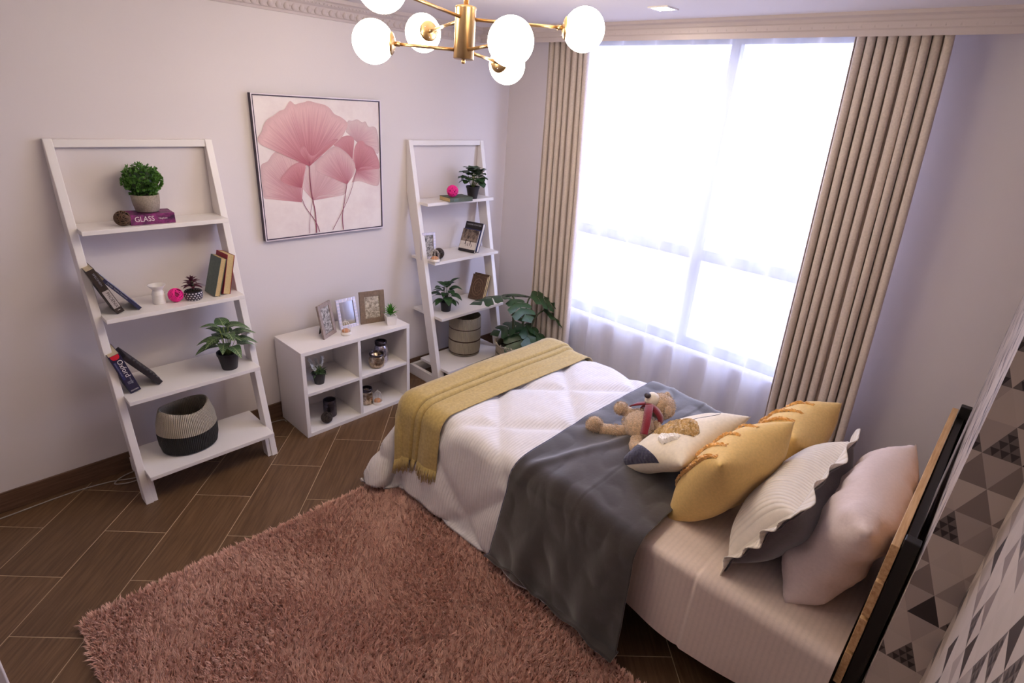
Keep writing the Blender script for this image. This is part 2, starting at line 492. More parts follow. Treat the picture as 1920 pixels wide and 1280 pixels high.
    def mesh(s, name, smooth=False):
        me = bpy.data.meshes.new(name); me.from_pydata(s.v, [], s.f)
        if s.uv:
            ul = me.uv_layers.new(name='UVMap')
            li = np.empty(len(me.loops), dtype=np.int32); me.loops.foreach_get('vertex_index', li)
            arr = np.zeros((len(s.v), 2), dtype=np.float32)
            for k, q in s.uv.items(): arr[k] = q
            ul.data.foreach_set('uv', arr[li].ravel())
        if smooth: me.polygons.foreach_set('use_smooth', [True] * len(me.polygons))
        me.update(); return me
    def build(s, name, m, parent=None, smooth=False, bevel=0, seg=2, sub=0, solid=0, loc=None):
        me = s.mesh(name, smooth)
        if s.v and not smooth or bevel or solid:
            bm = bmesh.new(); bm.from_mesh(me); bmesh.ops.recalc_face_normals(bm, faces=bm.faces); bm.to_mesh(me); bm.free()
        return link(name, me, m, parent, bevel, seg, sub, solid, loc)

def link(name, me, m, parent=None, bevel=0, seg=2, sub=0, solid=0, loc=None):
    o = bpy.data.objects.new(name, me); COL.objects.link(o)
    if m is not None and len(me.materials) == 0: me.materials.append(MATS[m] if isinstance(m, str) else m)
    if parent is not None: o.parent = parent
    if loc is not None: o.location = loc
    if solid:
        k = o.modifiers.new('thickness', 'SOLIDIFY'); k.thickness = solid; k.offset = 0
    if bevel:
        k = o.modifiers.new('bevel', 'BEVEL'); k.width = bevel; k.segments = seg; k.limit_method = 'ANGLE'; k.angle_limit = math.radians(40)
    if sub:
        k = o.modifiers.new('subdivision', 'SUBSURF'); k.levels = sub; k.render_levels = sub
    return o

def thing(name, label, cat, loc=(0, 0, 0), rot=None, group=None):
    o = bpy.data.objects.new(name, None); COL.objects.link(o)
    o.empty_display_size = 0.05
    if isinstance(loc, Matrix): o.matrix_world = loc
    else:
        o.location = loc
        if rot: o.rotation_euler = rot
    o['label'] = label; o['category'] = cat
    if group: o['group'] = group
    return o
def tag(o, label=None, cat=None, group=None, kind=None):
    if label: o['label'] = label
    if cat: o['category'] = cat
    if group: o['group'] = group
    if kind: o['kind'] = kind
    return o
def struct(o, label=None):
    o['kind'] = 'structure'
    if label: o['label'] = label
    return o
def frame_mtx(o, X, Y, Z=None):
    """matrix with origin o and orthonormal axes built from X and Y"""
    X = Vector(X).normalized(); Y = Vector(Y); Y = (Y - X * X.dot(Y)).normalized(); Z = X.cross(Y)
    m = Matrix.Identity(4)
    for i in range(3): m[i][0] = X[i]; m[i][1] = Y[i]; m[i][2] = Z[i]
    m.translation = Vector(o); return m
def text(body, size, m, parent, mtx, name='lettering', sx=1.0, align='LEFT', extr=0.0003, shear=0):
    cu = bpy.data.curves.new(name, 'FONT'); cu.body = body; cu.size = size; cu.align_x = align; cu.align_y = 'CENTER'
    cu.extrude = extr; cu.shear = shear; cu.resolution_u = 3
    tmp = bpy.data.objects.new(name, cu); COL.objects.link(tmp)
    dg = bpy.context.evaluated_depsgraph_get(); dg.update()
    me = bpy.data.meshes.new_from_object(tmp.evaluated_get(dg)); bpy.data.objects.remove(tmp)
    me.materials.clear(); me.transform(mtx @ Matrix.Diagonal((sx, 1, 1, 1)))
    return link(name, me, m, parent)
def fbm(x, y, z=0.0, s=1.0):
    return mnoise.noise(Vector((x * s, y * s, z * s)))

# ================================================================== THE ROOM
X0, Y1, YN, ZC = -4.6, -3.43, -3.54, 2.57      # left wall, headboard wall, recessed near wall, ceiling
XJ = -1.88                                      # where the headboard wall steps back

def clip_poly(poly, x0, x1, y0, y1):
    def cl(ps, ins, inter):
        out = []
        for i, p in enumerate(ps):
            q = ps[(i + 1) % len(ps)]
            if ins(p):
                out.append(p)
                if not ins(q): out.append(inter(p, q))
            elif ins(q): out.append(inter(p, q))
        return out
    def ix(v): return lambda p, q: (v, p[1] + (q[1] - p[1]) * (v - p[0]) / (q[0] - p[0]))
    def iy(v): return lambda p, q: (p[0] + (q[0] - p[0]) * (v - p[1]) / (q[1] - p[1]), v)
    for ins, it in ((lambda p: p[0] >= x0, ix(x0)), (lambda p: p[0] <= x1, ix(x1)), (lambda p: p[1] >= y0, iy(y0)), (lambda p: p[1] <= y1, iy(y1))):
        if not poly: return poly
        poly = cl(poly, ins, it)
    return poly

fl = struct(MB().box((X0, YN, -0.06), (0, 0, -0.0007)).build('floor', 'grout'), 'brown wood-look floor tiles laid diagonally with pale joints')
r2 = math.sqrt(0.5)
tile_me = MB().box((-0.2982, -0.1482, -0.004), (0.2982, 0.1482, 0.0)).mesh('floor_tile')
tile_me.materials.append(MATS['wood_tile'])
for j in range(-16, 26):
    c2 = -1.944 + 0.3 * (j + 0.5)                   # across, along (1,-1)
    for i in range(-12, 14):
        c1 = -2.628 + 0.6 * (i + 0.5) + 0.297 * j   # along (1,1)
        cx, cy = (c1 + c2) * r2, (c1 - c2) * r2
        cor = [(cx + r2 * (a + b), cy + r2 * (a - b)) for a, b in ((-.2982, -.1482), (.2982, -.1482), (.2982, .1482), (-.2982, .1482))]
        xs = [p[0] for p in cor]; ys = [p[1] for p in cor]
        if max(xs) < X0 or min(xs) > 0 or max(ys) < YN or min(ys) > 0: continue
        if min(xs) >= X0 and max(xs) <= 0 and min(ys) >= YN and max(ys) <= 0:
            o = link('floor_tile', tile_me, None, fl); o.location = (cx, cy, 0); o.rotation_euler = (0, 0, PI / 4)
        else:
            poly = clip_poly(cor[::-1], X0 + .001, -.001, YN + .001, -.001)
            if len(poly) < 3: continue
            a_ = sum(poly[k][0] * poly[(k + 1) % len(poly)][1] - poly[(k + 1) % len(poly)][0] * poly[k][1] for k in range(len(poly))) / 2
            if abs(a_) < 0.0008: continue
            loc = [((p[0] - cx) * r2 + (p[1] - cy) * r2, -(p[0] - cx) * r2 + (p[1] - cy) * r2) for p in poly]
            o = MB().prism(loc, 2, -0.004, 0.0).build('floor_tile', 'wood_tile', fl)
            o.location = (cx, cy, 0); o.rotation_euler = (0, 0, PI / 4)

struct(MB().box((X0 - .1, 0, -0.06), (0.16, 0.12, ZC + .05)).build('wall_back', 'wall_paint'), 'off-white wall behind the shelves and the flower picture')
struct(MB().box((X0 - .1, YN - .1, -0.06), (X0, 0, ZC + .05)).build('wall_left', 'wall_paint'))
struct(MB().box((X0, YN - .1, ZC), (0.16, 0, ZC + .05)).build('ceiling', 'ceiling_paint'), 'smooth pale ceiling')
struct(MB().box((X0, YN - .1, -0.06), (XJ, YN, ZC)).build('wall_near', 'wallpaper_long'), 'recessed wall with grey triangle wallpaper')
wh = struct(MB().box((XJ + .004, YN - .1, -0.06), (0.16, Y1, ZC)).build('wall_headboard', 'wallpaper_long'), 'wall with grey triangle wallpaper behind the headboard')
o = MB().box((XJ, YN, -0.0), (XJ + .004, Y1, ZC)).build('wall_return', 'wallpaper_return', wh)
# window wall: four pieces round the opening
WY0, WY1, WZ0, WZ1 = -2.72, -0.60, 0.60, 2.54
w = MB()
w.box((0, Y1 - .02, -0.06), (0.16, 0.0, WZ0)); w.box((0, Y1 - .02, WZ1), (0.16, 0.0, ZC + .05))
w.box((0, Y1 - .02, WZ0), (0.16, WY0, WZ1)); w.box((0, WY1, WZ0), (0.16, 0.0, WZ1))
struct(w.build('wall_window', 'wall_paint'), 'wall with the tall curtained window')
struct(MB().box((-0.02, WY0 - .02, WZ0 - .03), (0.09, WY1 + .02, WZ0)).build('trim_3', 'white_gloss', bevel=.004), 'white window sill behind the sheer curtain')
# baseboards
struct(MB().box((X0, -0.012, 0.0), (-0.0, 0.0, 0.112)).build('baseboard_back', 'baseboard_wood', bevel=.002), 'dark brown wooden baseboard below the shelves')
struct(MB().box((-0.012, Y1, 0.0), (0.0, -0.012, 0.112)).build('baseboard_window', 'baseboard_wood', bevel=.002))

# cornice on the shelf wall, with raised ornaments
prof = [(0, 2.468), (-.012, 2.468), (-.014, 2.480), (-.022, 2.484), (-.026, 2.500), (-.030, 2.506), (-.034, 2.522), (-.050, 2.532), (-.062, 2.545), (-.078, 2.552), (-.082, 2.57), (0, 2.57)]
co_ = struct(MB().prism(prof, 0, X0, -0.30).build('trim_1', 'plaster_trim'), 'white plaster cornice with egg ornaments along the shelf wall')
egg = MB().sphere((0, 0, 0), 1, 10, 6, (0.016, 0.010, 0.019)).mesh('ornament', True); egg.materials.append(MATS['plaster_trim'])
bead = MB().sphere((0, 0, 0), 1, 6, 4, (0.0085, 0.007, 0.007)).mesh('bead', True); bead.materials.append(MATS['plaster_trim'])
for k in range(58):
    o = link('ornament', egg, None, co_); o.location = (-2.95 + k * 0.045, -0.026, 2.501); o.rotation_euler = (0.25, 0, 0)
bd = MB()
for k in range(112): bd.sphere((-2.95 + k * 0.0235, -0.052, 2.538), 1, 6, 4, (0.0085, 0.007, 0.006))
o = bd.build('bead_row', 'plaster_trim', co_, smooth=True); o['kind'] = 'stuff'
# curtain pelmet: dropped cornice in front of the curtains
XP = -0.33
profp = [(0.0, 2.478), (-.020, 2.475), (-.022, 2.500), (-.028, 2.506), (-.030, 2.530), (-.036, 2.535), (-.044, 2.548), (-.060, 2.556), (-.064, 2.57), (0.0, 2.57)]
pm = struct(MB().prism([(z, XP + p) for p, z in profp], 1, Y1, 0.0).build('trim_2', 'plaster_trim'), 'long plaster pelmet with faint leaf relief above the curtains')
lf = MB()
for k in range(7):
    a0 = k / 6 * 1.9 - 0.4
    lf.sphere((0, math.cos(a0) * 0.010, math.sin(a0) * 0.009), 0.0035, 6, 4, (0.9, 1.2, 1.2))
lme = lf.mesh('ornament', True); lme.materials.append(MATS['plaster_trim'])
for k in range(62):
    o = link('ornament', lme, None, pm); o.location = (XP - .0268, -0.09 - k * 0.053, 2.516)

# ------------------------------------------------------------------ window
wd = bpy.data.objects.new('window_1', None); COL.objects.link(wd); wd.location = (0.10, -1.66, WZ0); struct(wd, 'wide dark-framed window behind the sheer curtain')
def wbar(name, y0, y1, z0, z1, d=0.05):
    MB().box((-d / 2, y0 + 1.66, z0 - WZ0), (d / 2, y1 + 1.66, z1 - WZ0)).build(name, 'window_frame', wd, bevel=.003)
wbar('jamb', WY0, WY0 + .05, WZ0, WZ1); wbar('jamb', WY1 - .05, WY1, WZ0, WZ1)
wbar('head', WY0 + .05, WY1 - .05, WZ1 - .04, WZ1); wbar('bottom_rail', WY0 + .05, WY1 - .05, WZ0, WZ0 + .045)
wbar('mullion', -1.79, -1.73, WZ0 + .045, WZ1 - .04, .056)
wbar('transom', WY0 + .05, -1.79, 1.20, 1.275, .052); wbar('transom', -1.73, WY1 - .05, 1.20, 1.275, .052)
for (a, b) in ((WY0 + .05, -1.79), (-1.73, WY1 - .05)):
    for (c, d) in ((WZ0 + .045, 1.20), (1.275, WZ1 - .04)):
        MB().box((-.003, a + 1.66, c - WZ0), (.003, b + 1.66, d - WZ0)).build('pane', 'window_glass', wd)

# ground plane added outside to dim the light rising onto the ceiling
struct(MB().box((0.5, -30, -3.3), (60, 27, -3.2)).build('ground_outside_added', 'added_ground_grey'), 'grey ground added outside to cut the light from below the window')

# white door leaf standing open at the left edge
dr = bpy.data.objects.new('door_1', None); COL.objects.link(dr); dr.location = (-3.655, -1.56, 0.005); struct(dr, 'white door leaf standing open at the left edge')
MB().box((-0.80, -0.02, 0), (0, 0.02, 2.04)).build('leaf', 'white_gloss', dr, bevel=.003)
for z0, z1 in ((0.15, 0.85), (1.05, 1.9)):
    MB().box((-0.68, -0.026, z0), (-0.12, 0.026, z1)).build('panel', 'white_gloss', dr, bevel=.006)
h_ = MB(); h_.lathe([(0.026, 0), (0.026, 0.006)], 16); 
hd = MB().tube([(-0.06, -.021, 1.0), (-0.06, -.06, 1.0), (-0.08, -.065, 1.0), (-0.17, -.065, 1.0)], 0.008, 8).build('handle', 'frame_silver', dr, smooth=True)

# ------------------------------------------------------------------ curtains
def curtain(name, label, t0, t1, b0, b1, nf, xc, amp, m, cat, seed, z0=0.015, z1=2.56, mid=None, nz=26, part=None):
    """hanging cloth from y t0..t1 at the top to b0..b1 at the bottom"""
    n = nf * 14
    rs = random.Random(seed); ph = [rs.uniform(-1.1, 1.1) for _ in range(40)]; am = [rs.uniform(.5, 1.3) for _ in range(40)]
    def fn(u, v):
        z = z1 + (z0 - z1) * v
        e = v ** 0.8
        a = t0 + (b0 - t0) * e; b = t1 + (b1 - t1) * e
        k = u * nf; i = int(min(k, nf - 1)); fr = k - i
        ph_ = (ph[i] * (1 - fr) + ph[i + 1] * fr); A = am[i] * (1 - fr) + am[i + 1] * fr
        w_ = 2 * PI * k + ph_ * (0.5 + 0.8 * v)
        y = a + (b - a) * u + 0.010 * math.sin(2 * w_) * (amp / .04)
        x = xc + amp * A * math.sin(w_) * (0.8 + 0.3 * v) + 0.012 * fbm(u * 5, v * 3, seed)
        return (x, y, z)
    g = MB().grid(fn, n, nz)
    o = g.build(name, m, None, smooth=True)
    k = o.modifiers.new('thickness', 'SOLIDIFY'); k.thickness = 0.002
    return tag(o, label, cat)
curtain('drape_curtain', 'beige pleated curtain bunched beside the tall plant, left of the window', -0.53, -0.875, -0.585, -0.985, 7, -0.185, 0.034, 'curtain_cloth', 'curtain', 3)
curtain('drape_curtain', 'wide beige pleated curtain hanging right of the window behind the cushions', -2.455, -2.845, -2.535, -2.985, 9, -0.19, 0.044, 'curtain_cloth', 'curtain', 5)
n_ = 9
o = curtain('sheer_curtain', 'translucent white sheer curtain glowing in front of the window', -0.72, -2.62, -0.74, -2.66, 8, -0.078, 0.040, 'sheer_voile', 'curtain', 11, nz=20)
o.modifiers.clear()

# ------------------------------------------------------------------ recessed downlight, plus one added out of view to brighten the left side
for label, (dx, dy) in (('small square recessed downlight in the ceiling near the window', (-0.735, -1.715)), ('downlight added out of view above the rug to brighten the left side', (-3.40, -1.715))):
    dl = thing('recessed_downlight', label, 'light', (dx, dy, ZC))
    for a, b in (((-.055, -.055, -.006), (.055, -.042, 0)), ((-.055, .042, -.006), (.055, .055, 0)), ((-.055, -.042, -.006), (-.042, .042, 0)), ((.042, -.042, -.006), (.055, .042, 0))):
        MB().box(a, b).build('trim_piece', 'white_gloss', dl)
    MB().box((-.042, -.042, -.004), (.042, .042, -.001)).build('lens', 'downlight_glow', dl)

# ------------------------------------------------------------------ chandelier
CZ, CU = 2.265, 2.371 - 2.265
u_ = Vector((0.062, 0.033, 1)).normalized()
ch = thing('chandelier', 'brass chandelier with six glowing white glass globes', 'chandelier', frame_mtx((-1.925, -1.598, CZ), Vector((1, 0, 0)) - u_ * u_.x, u_.cross(Vector((1, 0, 0)))))
MB().lathe([(0.0, -.046), (.006, -.045), (.0085, -.038), (.006, -.032), (.010, -.030)], 16).build('finial', 'brass', ch, smooth=True)
bdy = MB().lathe([(.0, -.030), (.036, -.030), (.0385, -.028), (.0385, CU + .030), (.040, CU + .032), (.040, CU + .038), (.036, CU + .040), (.0, CU + .040)], 40, cap0=False).build('body', 'brass', ch, bevel=.0, smooth=True)
MB().tube([(0, 0, CU + .038), (0, 0, 0.293)], 0.0095, 14).build('rod', 'brass', ch, smooth=True)
MB().lathe([(.0, .290), (.055, .2905), (.06, .296), (.06, .306), (.0, .306)], 32, cap0=False).build('canopy', 'brass', ch, smooth=True)
GR = 0.0765
for ring, (z, L, a0) in enumerate(((0.0, 0.340, math.radians(254.98)), (CU, 0.443, math.radians(312.46)))):
    for k in range(3):
        a = a0 + k * 2 * PI / 3; d = Vector((math.cos(a), math.sin(a), 0))
        p0 = d * 0.036 + Vector((0, 0, z)); p1 = d * (L - GR - .010) + Vector((0, 0, z)); 
        arm = MB(); arm.tube([p0, p1], 0.0062, 10); arm.tube([p1 - d * .014, p1 + d * .004], 0.0088, 10)
        ao = arm.build('arm', 'brass', ch, smooth=True)
        gl = MB().sphere((0, 0, 0), GR, 40, 24).build('globe', 'globe_glow', ch, smooth=True)
        gl.location = d * L + Vector((0, 0, z))
        # domed cap on the side facing the stem
        capm = MB(); rows = []
        M = frame_mtx((0, 0, 0), Vector((-d.y, d.x, 0)), Vector((0, 0, 1)))
        prof_c = [(0.0395, 0.0665), (0.040, 0.0700), (0.034, 0.0755), (0.022, 0.0800), (0.010, 0.0825), (0.0, 0.083)]
        nn = 28; vs = []
        for (r, h) in prof_c:
            for i in range(nn):
                t = 2 * PI * i / nn; q3 = Vector((-d.y, d.x, 0)) * (r * math.cos(t)) + Vector((0, 0, 1)) * (r * math.sin(t)) - d * h; vs.append(tuple(q3))
        fs = [(j * nn + i, j * nn + (i + 1) % nn, (j + 1) * nn + (i + 1) % nn, (j + 1) * nn + i) for j in range(len(prof_c) - 1) for i in range(nn)]
        cp = MB().add(vs, fs); cap = cp.build('cap', 'brass', gl, smooth=True)
        for i in range(3):
            kk = MB()
            t = 2 * PI * (i + .25) / 3; q3 = Vector((-d.y, d.x, 0)) * (.024 * math.cos(t)) + Vector((0, 0, 1)) * (.024 * math.sin(t)) - d * 0.0795
            kk.sphere(tuple(q3), .0026, 8, 6); kk.build('screw', 'frame_silver', gl, smooth=True)

# ================================================================== PICTURE
PX0, PX1, PZ0, PZ1, PY = -2.078, -1.238, 1.226, 2.052, -0.035
pc = thing('framed_picture', 'large framed print of translucent pink ginkgo petals on the wall', 'picture', (0, 0, 0))
pc.location = ((PX0 + PX1) / 2, 0, PZ0)
PW, PH = PX1 - PX0, PZ1 - PZ0
def prail(name, a, b, m='frame_plum'): MB().box(a, b).build(name, m, pc, bevel=.0015)
t_ = 0.012
prail('frame_side', (-PW / 2, PY, 0), (-PW / 2 + t_, -.001, PH)); prail('frame_side', (PW / 2 - t_, PY, 0), (PW / 2, -.001, PH))
prail('frame_rail', (-PW / 2 + t_, PY, 0), (PW / 2 - t_, -.001, t_)); prail('frame_rail', (-PW / 2 + t_, PY, PH - t_), (PW / 2 - t_, -.001, PH))
ed = MB(); e_ = 0.006
ed.box((-PW / 2, PY - .0012, 0), (-PW / 2 + e_, PY, PH)); ed.box((PW / 2 - e_, PY - .0012, 0), (PW / 2, PY, PH))
ed.box((-PW / 2 + e_, PY - .0012, 0), (PW / 2 - e_, PY, e_)); ed.box((-PW / 2 + e_, PY - .0012, PH - e_), (PW / 2 - e_, PY, PH))
ed.build('pale_edge', 'frame_edge', pc)
CANVAS = MB().box((-PW / 2 + t_, PY + .006, t_), (PW / 2 - t_, -.004, PH - t_)).build('canvas', 'canvas_ground', pc)
# printed petals; outlines in the picture's own coordinates, 0..1 from the lower left corner
_src = [(185, 125), (1092, 185), (300, 1170), (1117, 1080)]
def homog():
    dst = [(0, 1), (1, 1), (0, 0), (1, 0)]; A = []; B = []
    for (x, y), (u, v) in zip(_src, dst):
        A.append([x, y, 1, 0, 0, 0, -u * x, -u * y]); B.append(u); A.append([0, 0, 0, x, y, 1, -v * x, -v * y]); B.append(v)
    return np.append(np.linalg.solve(np.array(A), np.array(B)), 1).reshape(3, 3)
_H = homog()
def pq(p):
    w = _H @ np.array([p[0], p[1], 1.0]); u, v = w[0] / w[2], w[1] / w[2]
    u = min(max(u, .004), .996); v = min(max(v, .004), .996)
    return (-PW / 2 + t_ + u * (PW - 2 * t_), t_ + v * (PH - 2 * t_))
def catmull(pts, n=5):
    out = []
    for i in range(len(pts) - 1):
        p0 = pts[max(i - 1, 0)]; p1 = pts[i]; p2 = pts[i + 1]; p3 = pts[min(i + 2, len(pts) - 1)]
        for k in range(n):
            t = k / n
            out.append(tuple(0.5 * ((2 * p1[d]) + (-p0[d] + p2[d]) * t + (2 * p0[d] - 5 * p1[d] + 4 * p2[d] - p3[d]) * t * t + (-p0[d] + 3 * p1[d] - 3 * p2[d] + p3[d]) * t ** 3) for d in range(len(p1))))
    out.append(tuple(pts[-1])); return out
lay = [0]
def petal(base, rim, m):
    lay[0] += 1; y = PY + .006 - 0.0004 * lay[0]
    b = pq(base); R_ = [pq(p) for p in catmull(rim)]; n = len(R_); nr = 8; vs = []; uvs = []; fs = []
    for j in range(nr + 1):
        t = j / nr
        for i, q in enumerate(R_):
            vs.append((b[0] + (q[0] - b[0]) * t, y - 2e-6 * i, b[1] + (q[1] - b[1]) * t)); uvs.append((i / (n - 1), t))
    for j in range(nr):
        for i in range(n - 1): fs.append((j * n + i, j * n + i + 1, (j + 1) * n + i + 1, (j + 1) * n + i))
    MB().add(vs, fs, uvs).build('petal_print', m, CANVAS)
petal((935, 470), [(860, 400), (872, 322), (905, 318), (940, 308), (975, 330), (1000, 325), (1022, 362), (1060, 362), (1082, 390), (1095, 480), (1090, 560), (1040, 520), (990, 480)], 'petal_pale')
petal((545, 905), [(520, 893), (420, 870), (345, 862), (275, 872), (258, 760), (250, 640), (300, 605), (330, 560), (370, 535), (470, 560), (555, 595), (562, 650), (545, 720), (540, 830)], 'petal_mid')
petal((625, 892), [(600, 850), (545, 795), (552, 700), (592, 622), (640, 600), (700, 565), (790, 560), (870, 600), (905, 680), (870, 770), (845, 855), (740, 850), (665, 862)], 'petal_pale')
petal((935, 680), [(900, 765), (960, 757), (1060, 790), (1098, 775), (1098, 668), (1020, 650), (965, 655)], 'petal_mid')
petal((905, 612), [(870, 575), (800, 515), (770, 490), (800, 462), (830, 435), (880, 425), (915, 447), (916, 500), (907, 570)], 'petal_deep')
petal((935, 682), [(910, 610), (920, 520), (945, 470), (980, 465), (1005, 492), (1050, 515), (1075, 560), (1095, 610), (1097, 668), (1030, 650), (965, 657)], 'petal_deep')
petal((868, 778), [(830, 742), (780, 712), (690, 700), (645, 665), (650, 610), (690, 570), (770, 503), (840, 530), (900, 590), (927, 650), (910, 720)], 'petal_mid')
petal((545, 800), [(520, 795), (460, 785), (390, 742), (430, 680), (480, 632), (560, 605), (572, 640), (550, 720)], 'petal_deep')
petal((597, 645), [(560, 592), (500, 550), (420, 528), (320, 512), (250, 485), (226, 440), (252, 395), (275, 330), (300, 300), (340, 275), (380, 243), (415, 230), (440, 190), (460, 172), (490, 195), (520, 188), (560, 180), (590, 171), (650, 188), (700, 200), (740, 225), (775, 268), (820, 290), (860, 322), (872, 350), (850, 400), (815, 450), (720, 530), (660, 572), (622, 610)], 'petal_main')
petal((600, 640), [(585, 600), (540, 560), (530, 520), (560, 500), (600, 560), (640, 560), (700, 500), (760, 455), (800, 455), (720, 530), (640, 590)], 'petal_deep')
def pstem(pts, w):
    lay[0] += 1; y = PY + .006 - 0.0004 * lay[0]; P = [pq(p) for p in catmull(pts, 6)]; vs = []
    for i, p in enumerate(P):
        a = P[max(i - 1, 0)]; b = P[min(i + 1, len(P) - 1)]; d = Vector((b[0] - a[0], b[1] - a[1])).normalized(); ww = w * (1 + .6 * i / len(P))
        vs += [(p[0] - d.y * ww, y, p[1] + d.x * ww), (p[0] + d.y * ww, y, p[1] - d.x * ww)]
    MB().add(vs, [(2 * i, 2 * i + 1, 2 * i + 3, 2 * i + 2) for i in range(len(P) - 1)]).build('stem_print', 'print_stem', CANVAS)
pstem([(597, 610), (600, 720), (615, 850), (640, 980), (650, 1125)], .0022)
pstem([(545, 880), (570, 940), (620, 1010), (655, 1070), (672, 1118)], .0016)
pstem([(625, 870), (608, 960), (600, 1050), (600, 1130)], .0010)
pstem([(868, 750), (855, 850), (840, 950), (834, 1020), (841, 1105)], .0020)
pstem([(935, 660), (905, 790), (870, 890), (825, 985), (765, 1105)], .0012)

# ================================================================== LADDER SHELVES
SHZ = (1.42, 1.01, 0.597, 0.19)      # shelf top heights
def legy(z): return -0.02 - 0.39 * (1 - z / 1.81)
def ladder(x0, label, dz=0.0, rails=True):
    r = thing('ladder_shelf', label, 'shelf', (x0, 0, 0), group=None)
    W = 0.72
    for sx in (0, W - 0.036):
        m = MB()
        poly = [(legy(0) , 0), (legy(0) + .075, 0), (-.004, 1.45), (-.004, 1.81), (legy(1.81) - .012, 1.81)]
        m.prism(poly, 0, sx, sx + .036); m.build('leg', 'white_gloss', r, bevel=.003)
        # low foot rail running back to the wall
        if rails: MB().box((sx + .004, legy(.08) + .07, 0), (sx + .032, -.02, .085)).build('foot_rail', 'white_gloss', r, bevel=.003)
        m = MB(); xi = sx + .036 if sx == 0 else sx - .022
        m.prism([(legy(0) + .006, 0), (legy(0) + .066, 0), (legy(.13) + .07, .15), (legy(.13) + .004, .15)], 0, xi, xi + .022); m.build('foot_block', 'white_gloss', r, bevel=.002)
    m = MB().box((.036, legy(1.80) - .010, 1.772), (W - .036, legy(1.80) + .014, 1.808)); m.build('top_rail', 'white_gloss', r, bevel=.003)
    MB().box((.036, -.045, .0), (W - .036, -.02, .085)).build('back_rail', 'white_gloss', r, bevel=.003)
    for z in SHZ:
        zz = z + dz
        f = legy(zz) - .095; b = min(-.012, legy(zz) + .25)
        m = MB().box((.034, f, zz - .022), (W - .030, b, zz))
        m.build('shelf_board', 'white_gloss', r, bevel=.002)
    return r
L1X, L2X = -3.028, -1.012
ladder(L1X, 'white leaning ladder shelf left of the picture holding the two-tone basket', rails=False)
DZ2 = -0.022
ladder(L2X, 'white leaning ladder shelf right of the picture near the curtain', DZ2)
S1 = SHZ; S2 = tuple(z + DZ2 for z in SHZ)

# ================================================================== CUBE CABINET
CX0, CX1, CF, CB, CH = -2.088, -1.270, -0.372, -0.022, 0.605
cb = thing('cube_cabinet', 'white open cube cabinet with four compartments below the picture', 'cabinet', ((CX0 + CX1) / 2, (CF + CB) / 2, 0))
def cpanel(name, a, b):
    MB().box((a[0] - (CX0 + CX1) / 2, a[1] - (CF + CB) / 2, a[2]), (b[0] - (CX0 + CX1) / 2, b[1] - (CF + CB) / 2, b[2])).build(name, 'white_gloss', cb, bevel=.0015)
T = .026
cpanel('top_panel', (CX0, CF, CH - T), (CX1, CB, CH)); cpanel('bottom_panel', (CX0 + T, CF, 0.0), (CX1 - T, CB, T))
cpanel('side_panel', (CX0, CF, 0), (CX0 + T, CB, CH - T)); cpanel('side_panel', (CX1 - T, CF, 0), (CX1, CB, CH - T))
MX = (CX0 + CX1) / 2
cpanel('divider', (MX - .011, CF + .002, T), (MX + .011, CB - .01, CH - T))
cpanel('shelf', (CX0 + T, CF + .002, .293), (MX - .011, CB - .01, .315)); cpanel('shelf', (MX + .011, CF + .002, .293), (CX1 - T, CB - .01, .315))
cpanel('back_panel', (CX0 + T, CB - .008, T), (CX1 - T, CB, CH - T))

# ================================================================== BOOKS
COVER = {}
def book(name, label, mtx, th, h, d, cover, pages='page_paper', group=None, front=None, board=.0022):
    """local x = thickness, y = away from the spine, z = height; origin at the spine's lower corner"""
    r = thing(name, label, 'book', mtx, group=group)
    c = MB(); c.box((0, 0, 0), (th, board, h)); c.box((0, board, 0), (board, d, h)); c.box((th - board, board, 0), (th, d, h))
    COVER[r.name] = c.build('cover', cover, r, bevel=.0008, seg=1)
    MB().box((board, board + .0005, .002), (th - board, d - .004, h - .002)).build('pages', pages, r)
    if front: MB().box((th, 0.001, 0.001), (th + .0006, d - .001, h - .001)).build('cover_print', front, COVER[r.name])
    return r
def spine_text(r, body, size, m, th, z, name='lettering', up=False, x=None, sx=1.0):
    """lettering on the spine, reading downwards"""
    x = th / 2 if x is None else x
    ang = -PI / 2 if not up else PI / 2
    M = Matrix.Translation((x, -.0004, z)) @ Matrix.Rotation(PI / 2, 4, 'X') @ Matrix.Rotation(ang, 4, 'Z')
    return text(body, size, m, COVER[r.name], M, name, sx)
def lean(foot, top, depth=(0, 1, 0)):
    """axes of a book leaning in the x-z plane: z along foot->top"""
    Z = Vector((top[0] - foot[0], 0, top[1] - foot[1])).normalized(); X = Vector((Z.z, 0, -Z.x))
    m = Matrix.Identity(4); Y = Z.cross(X)
    for i in range(3): m[i][0] = X[i]; m[i][1] = Y[i]; m[i][2] = Z[i]
    return m
def at(m, o): m = m.copy(); m.translation = Vector(o); return m

# top shelf, left ladder: purple book lying flat with the spine to the room
M = Matrix.Identity(4)   # local x(thickness)=world z, z(height)=world x
for i in range(3): M[i][0] = (0, 0, 1)[i]; M[i][1] = (0.06, 1, 0)[i]; M[i][2] = (1, -.06, 0)[i]
r = book('hardback_book', 'thick purple book lying flat under the bushy green plant', at(M, (-2.785, -0.168, S1[0] + .0005)), .050, .195, .125, 'cover_purple')
Mt = Matrix(((0, 1, 0, .027), (0, 0, -1, -.0006), (1, 0, 0, .018), (0, 0, 0, 1)))
text('GLASS', .036, 'lettering_white', COVER[r.name], Mt, 'title_lettering', 0.85)
Mt2 = Matrix(((0, 1, 0, .027), (0, 0, -1, -.0006), (1, 0, 0, .122), (0, 0, 0, 1)))
text('Napkins', .013, 'lettering_white', COVER[r.name], Mt2, 'small_lettering', 0.9)

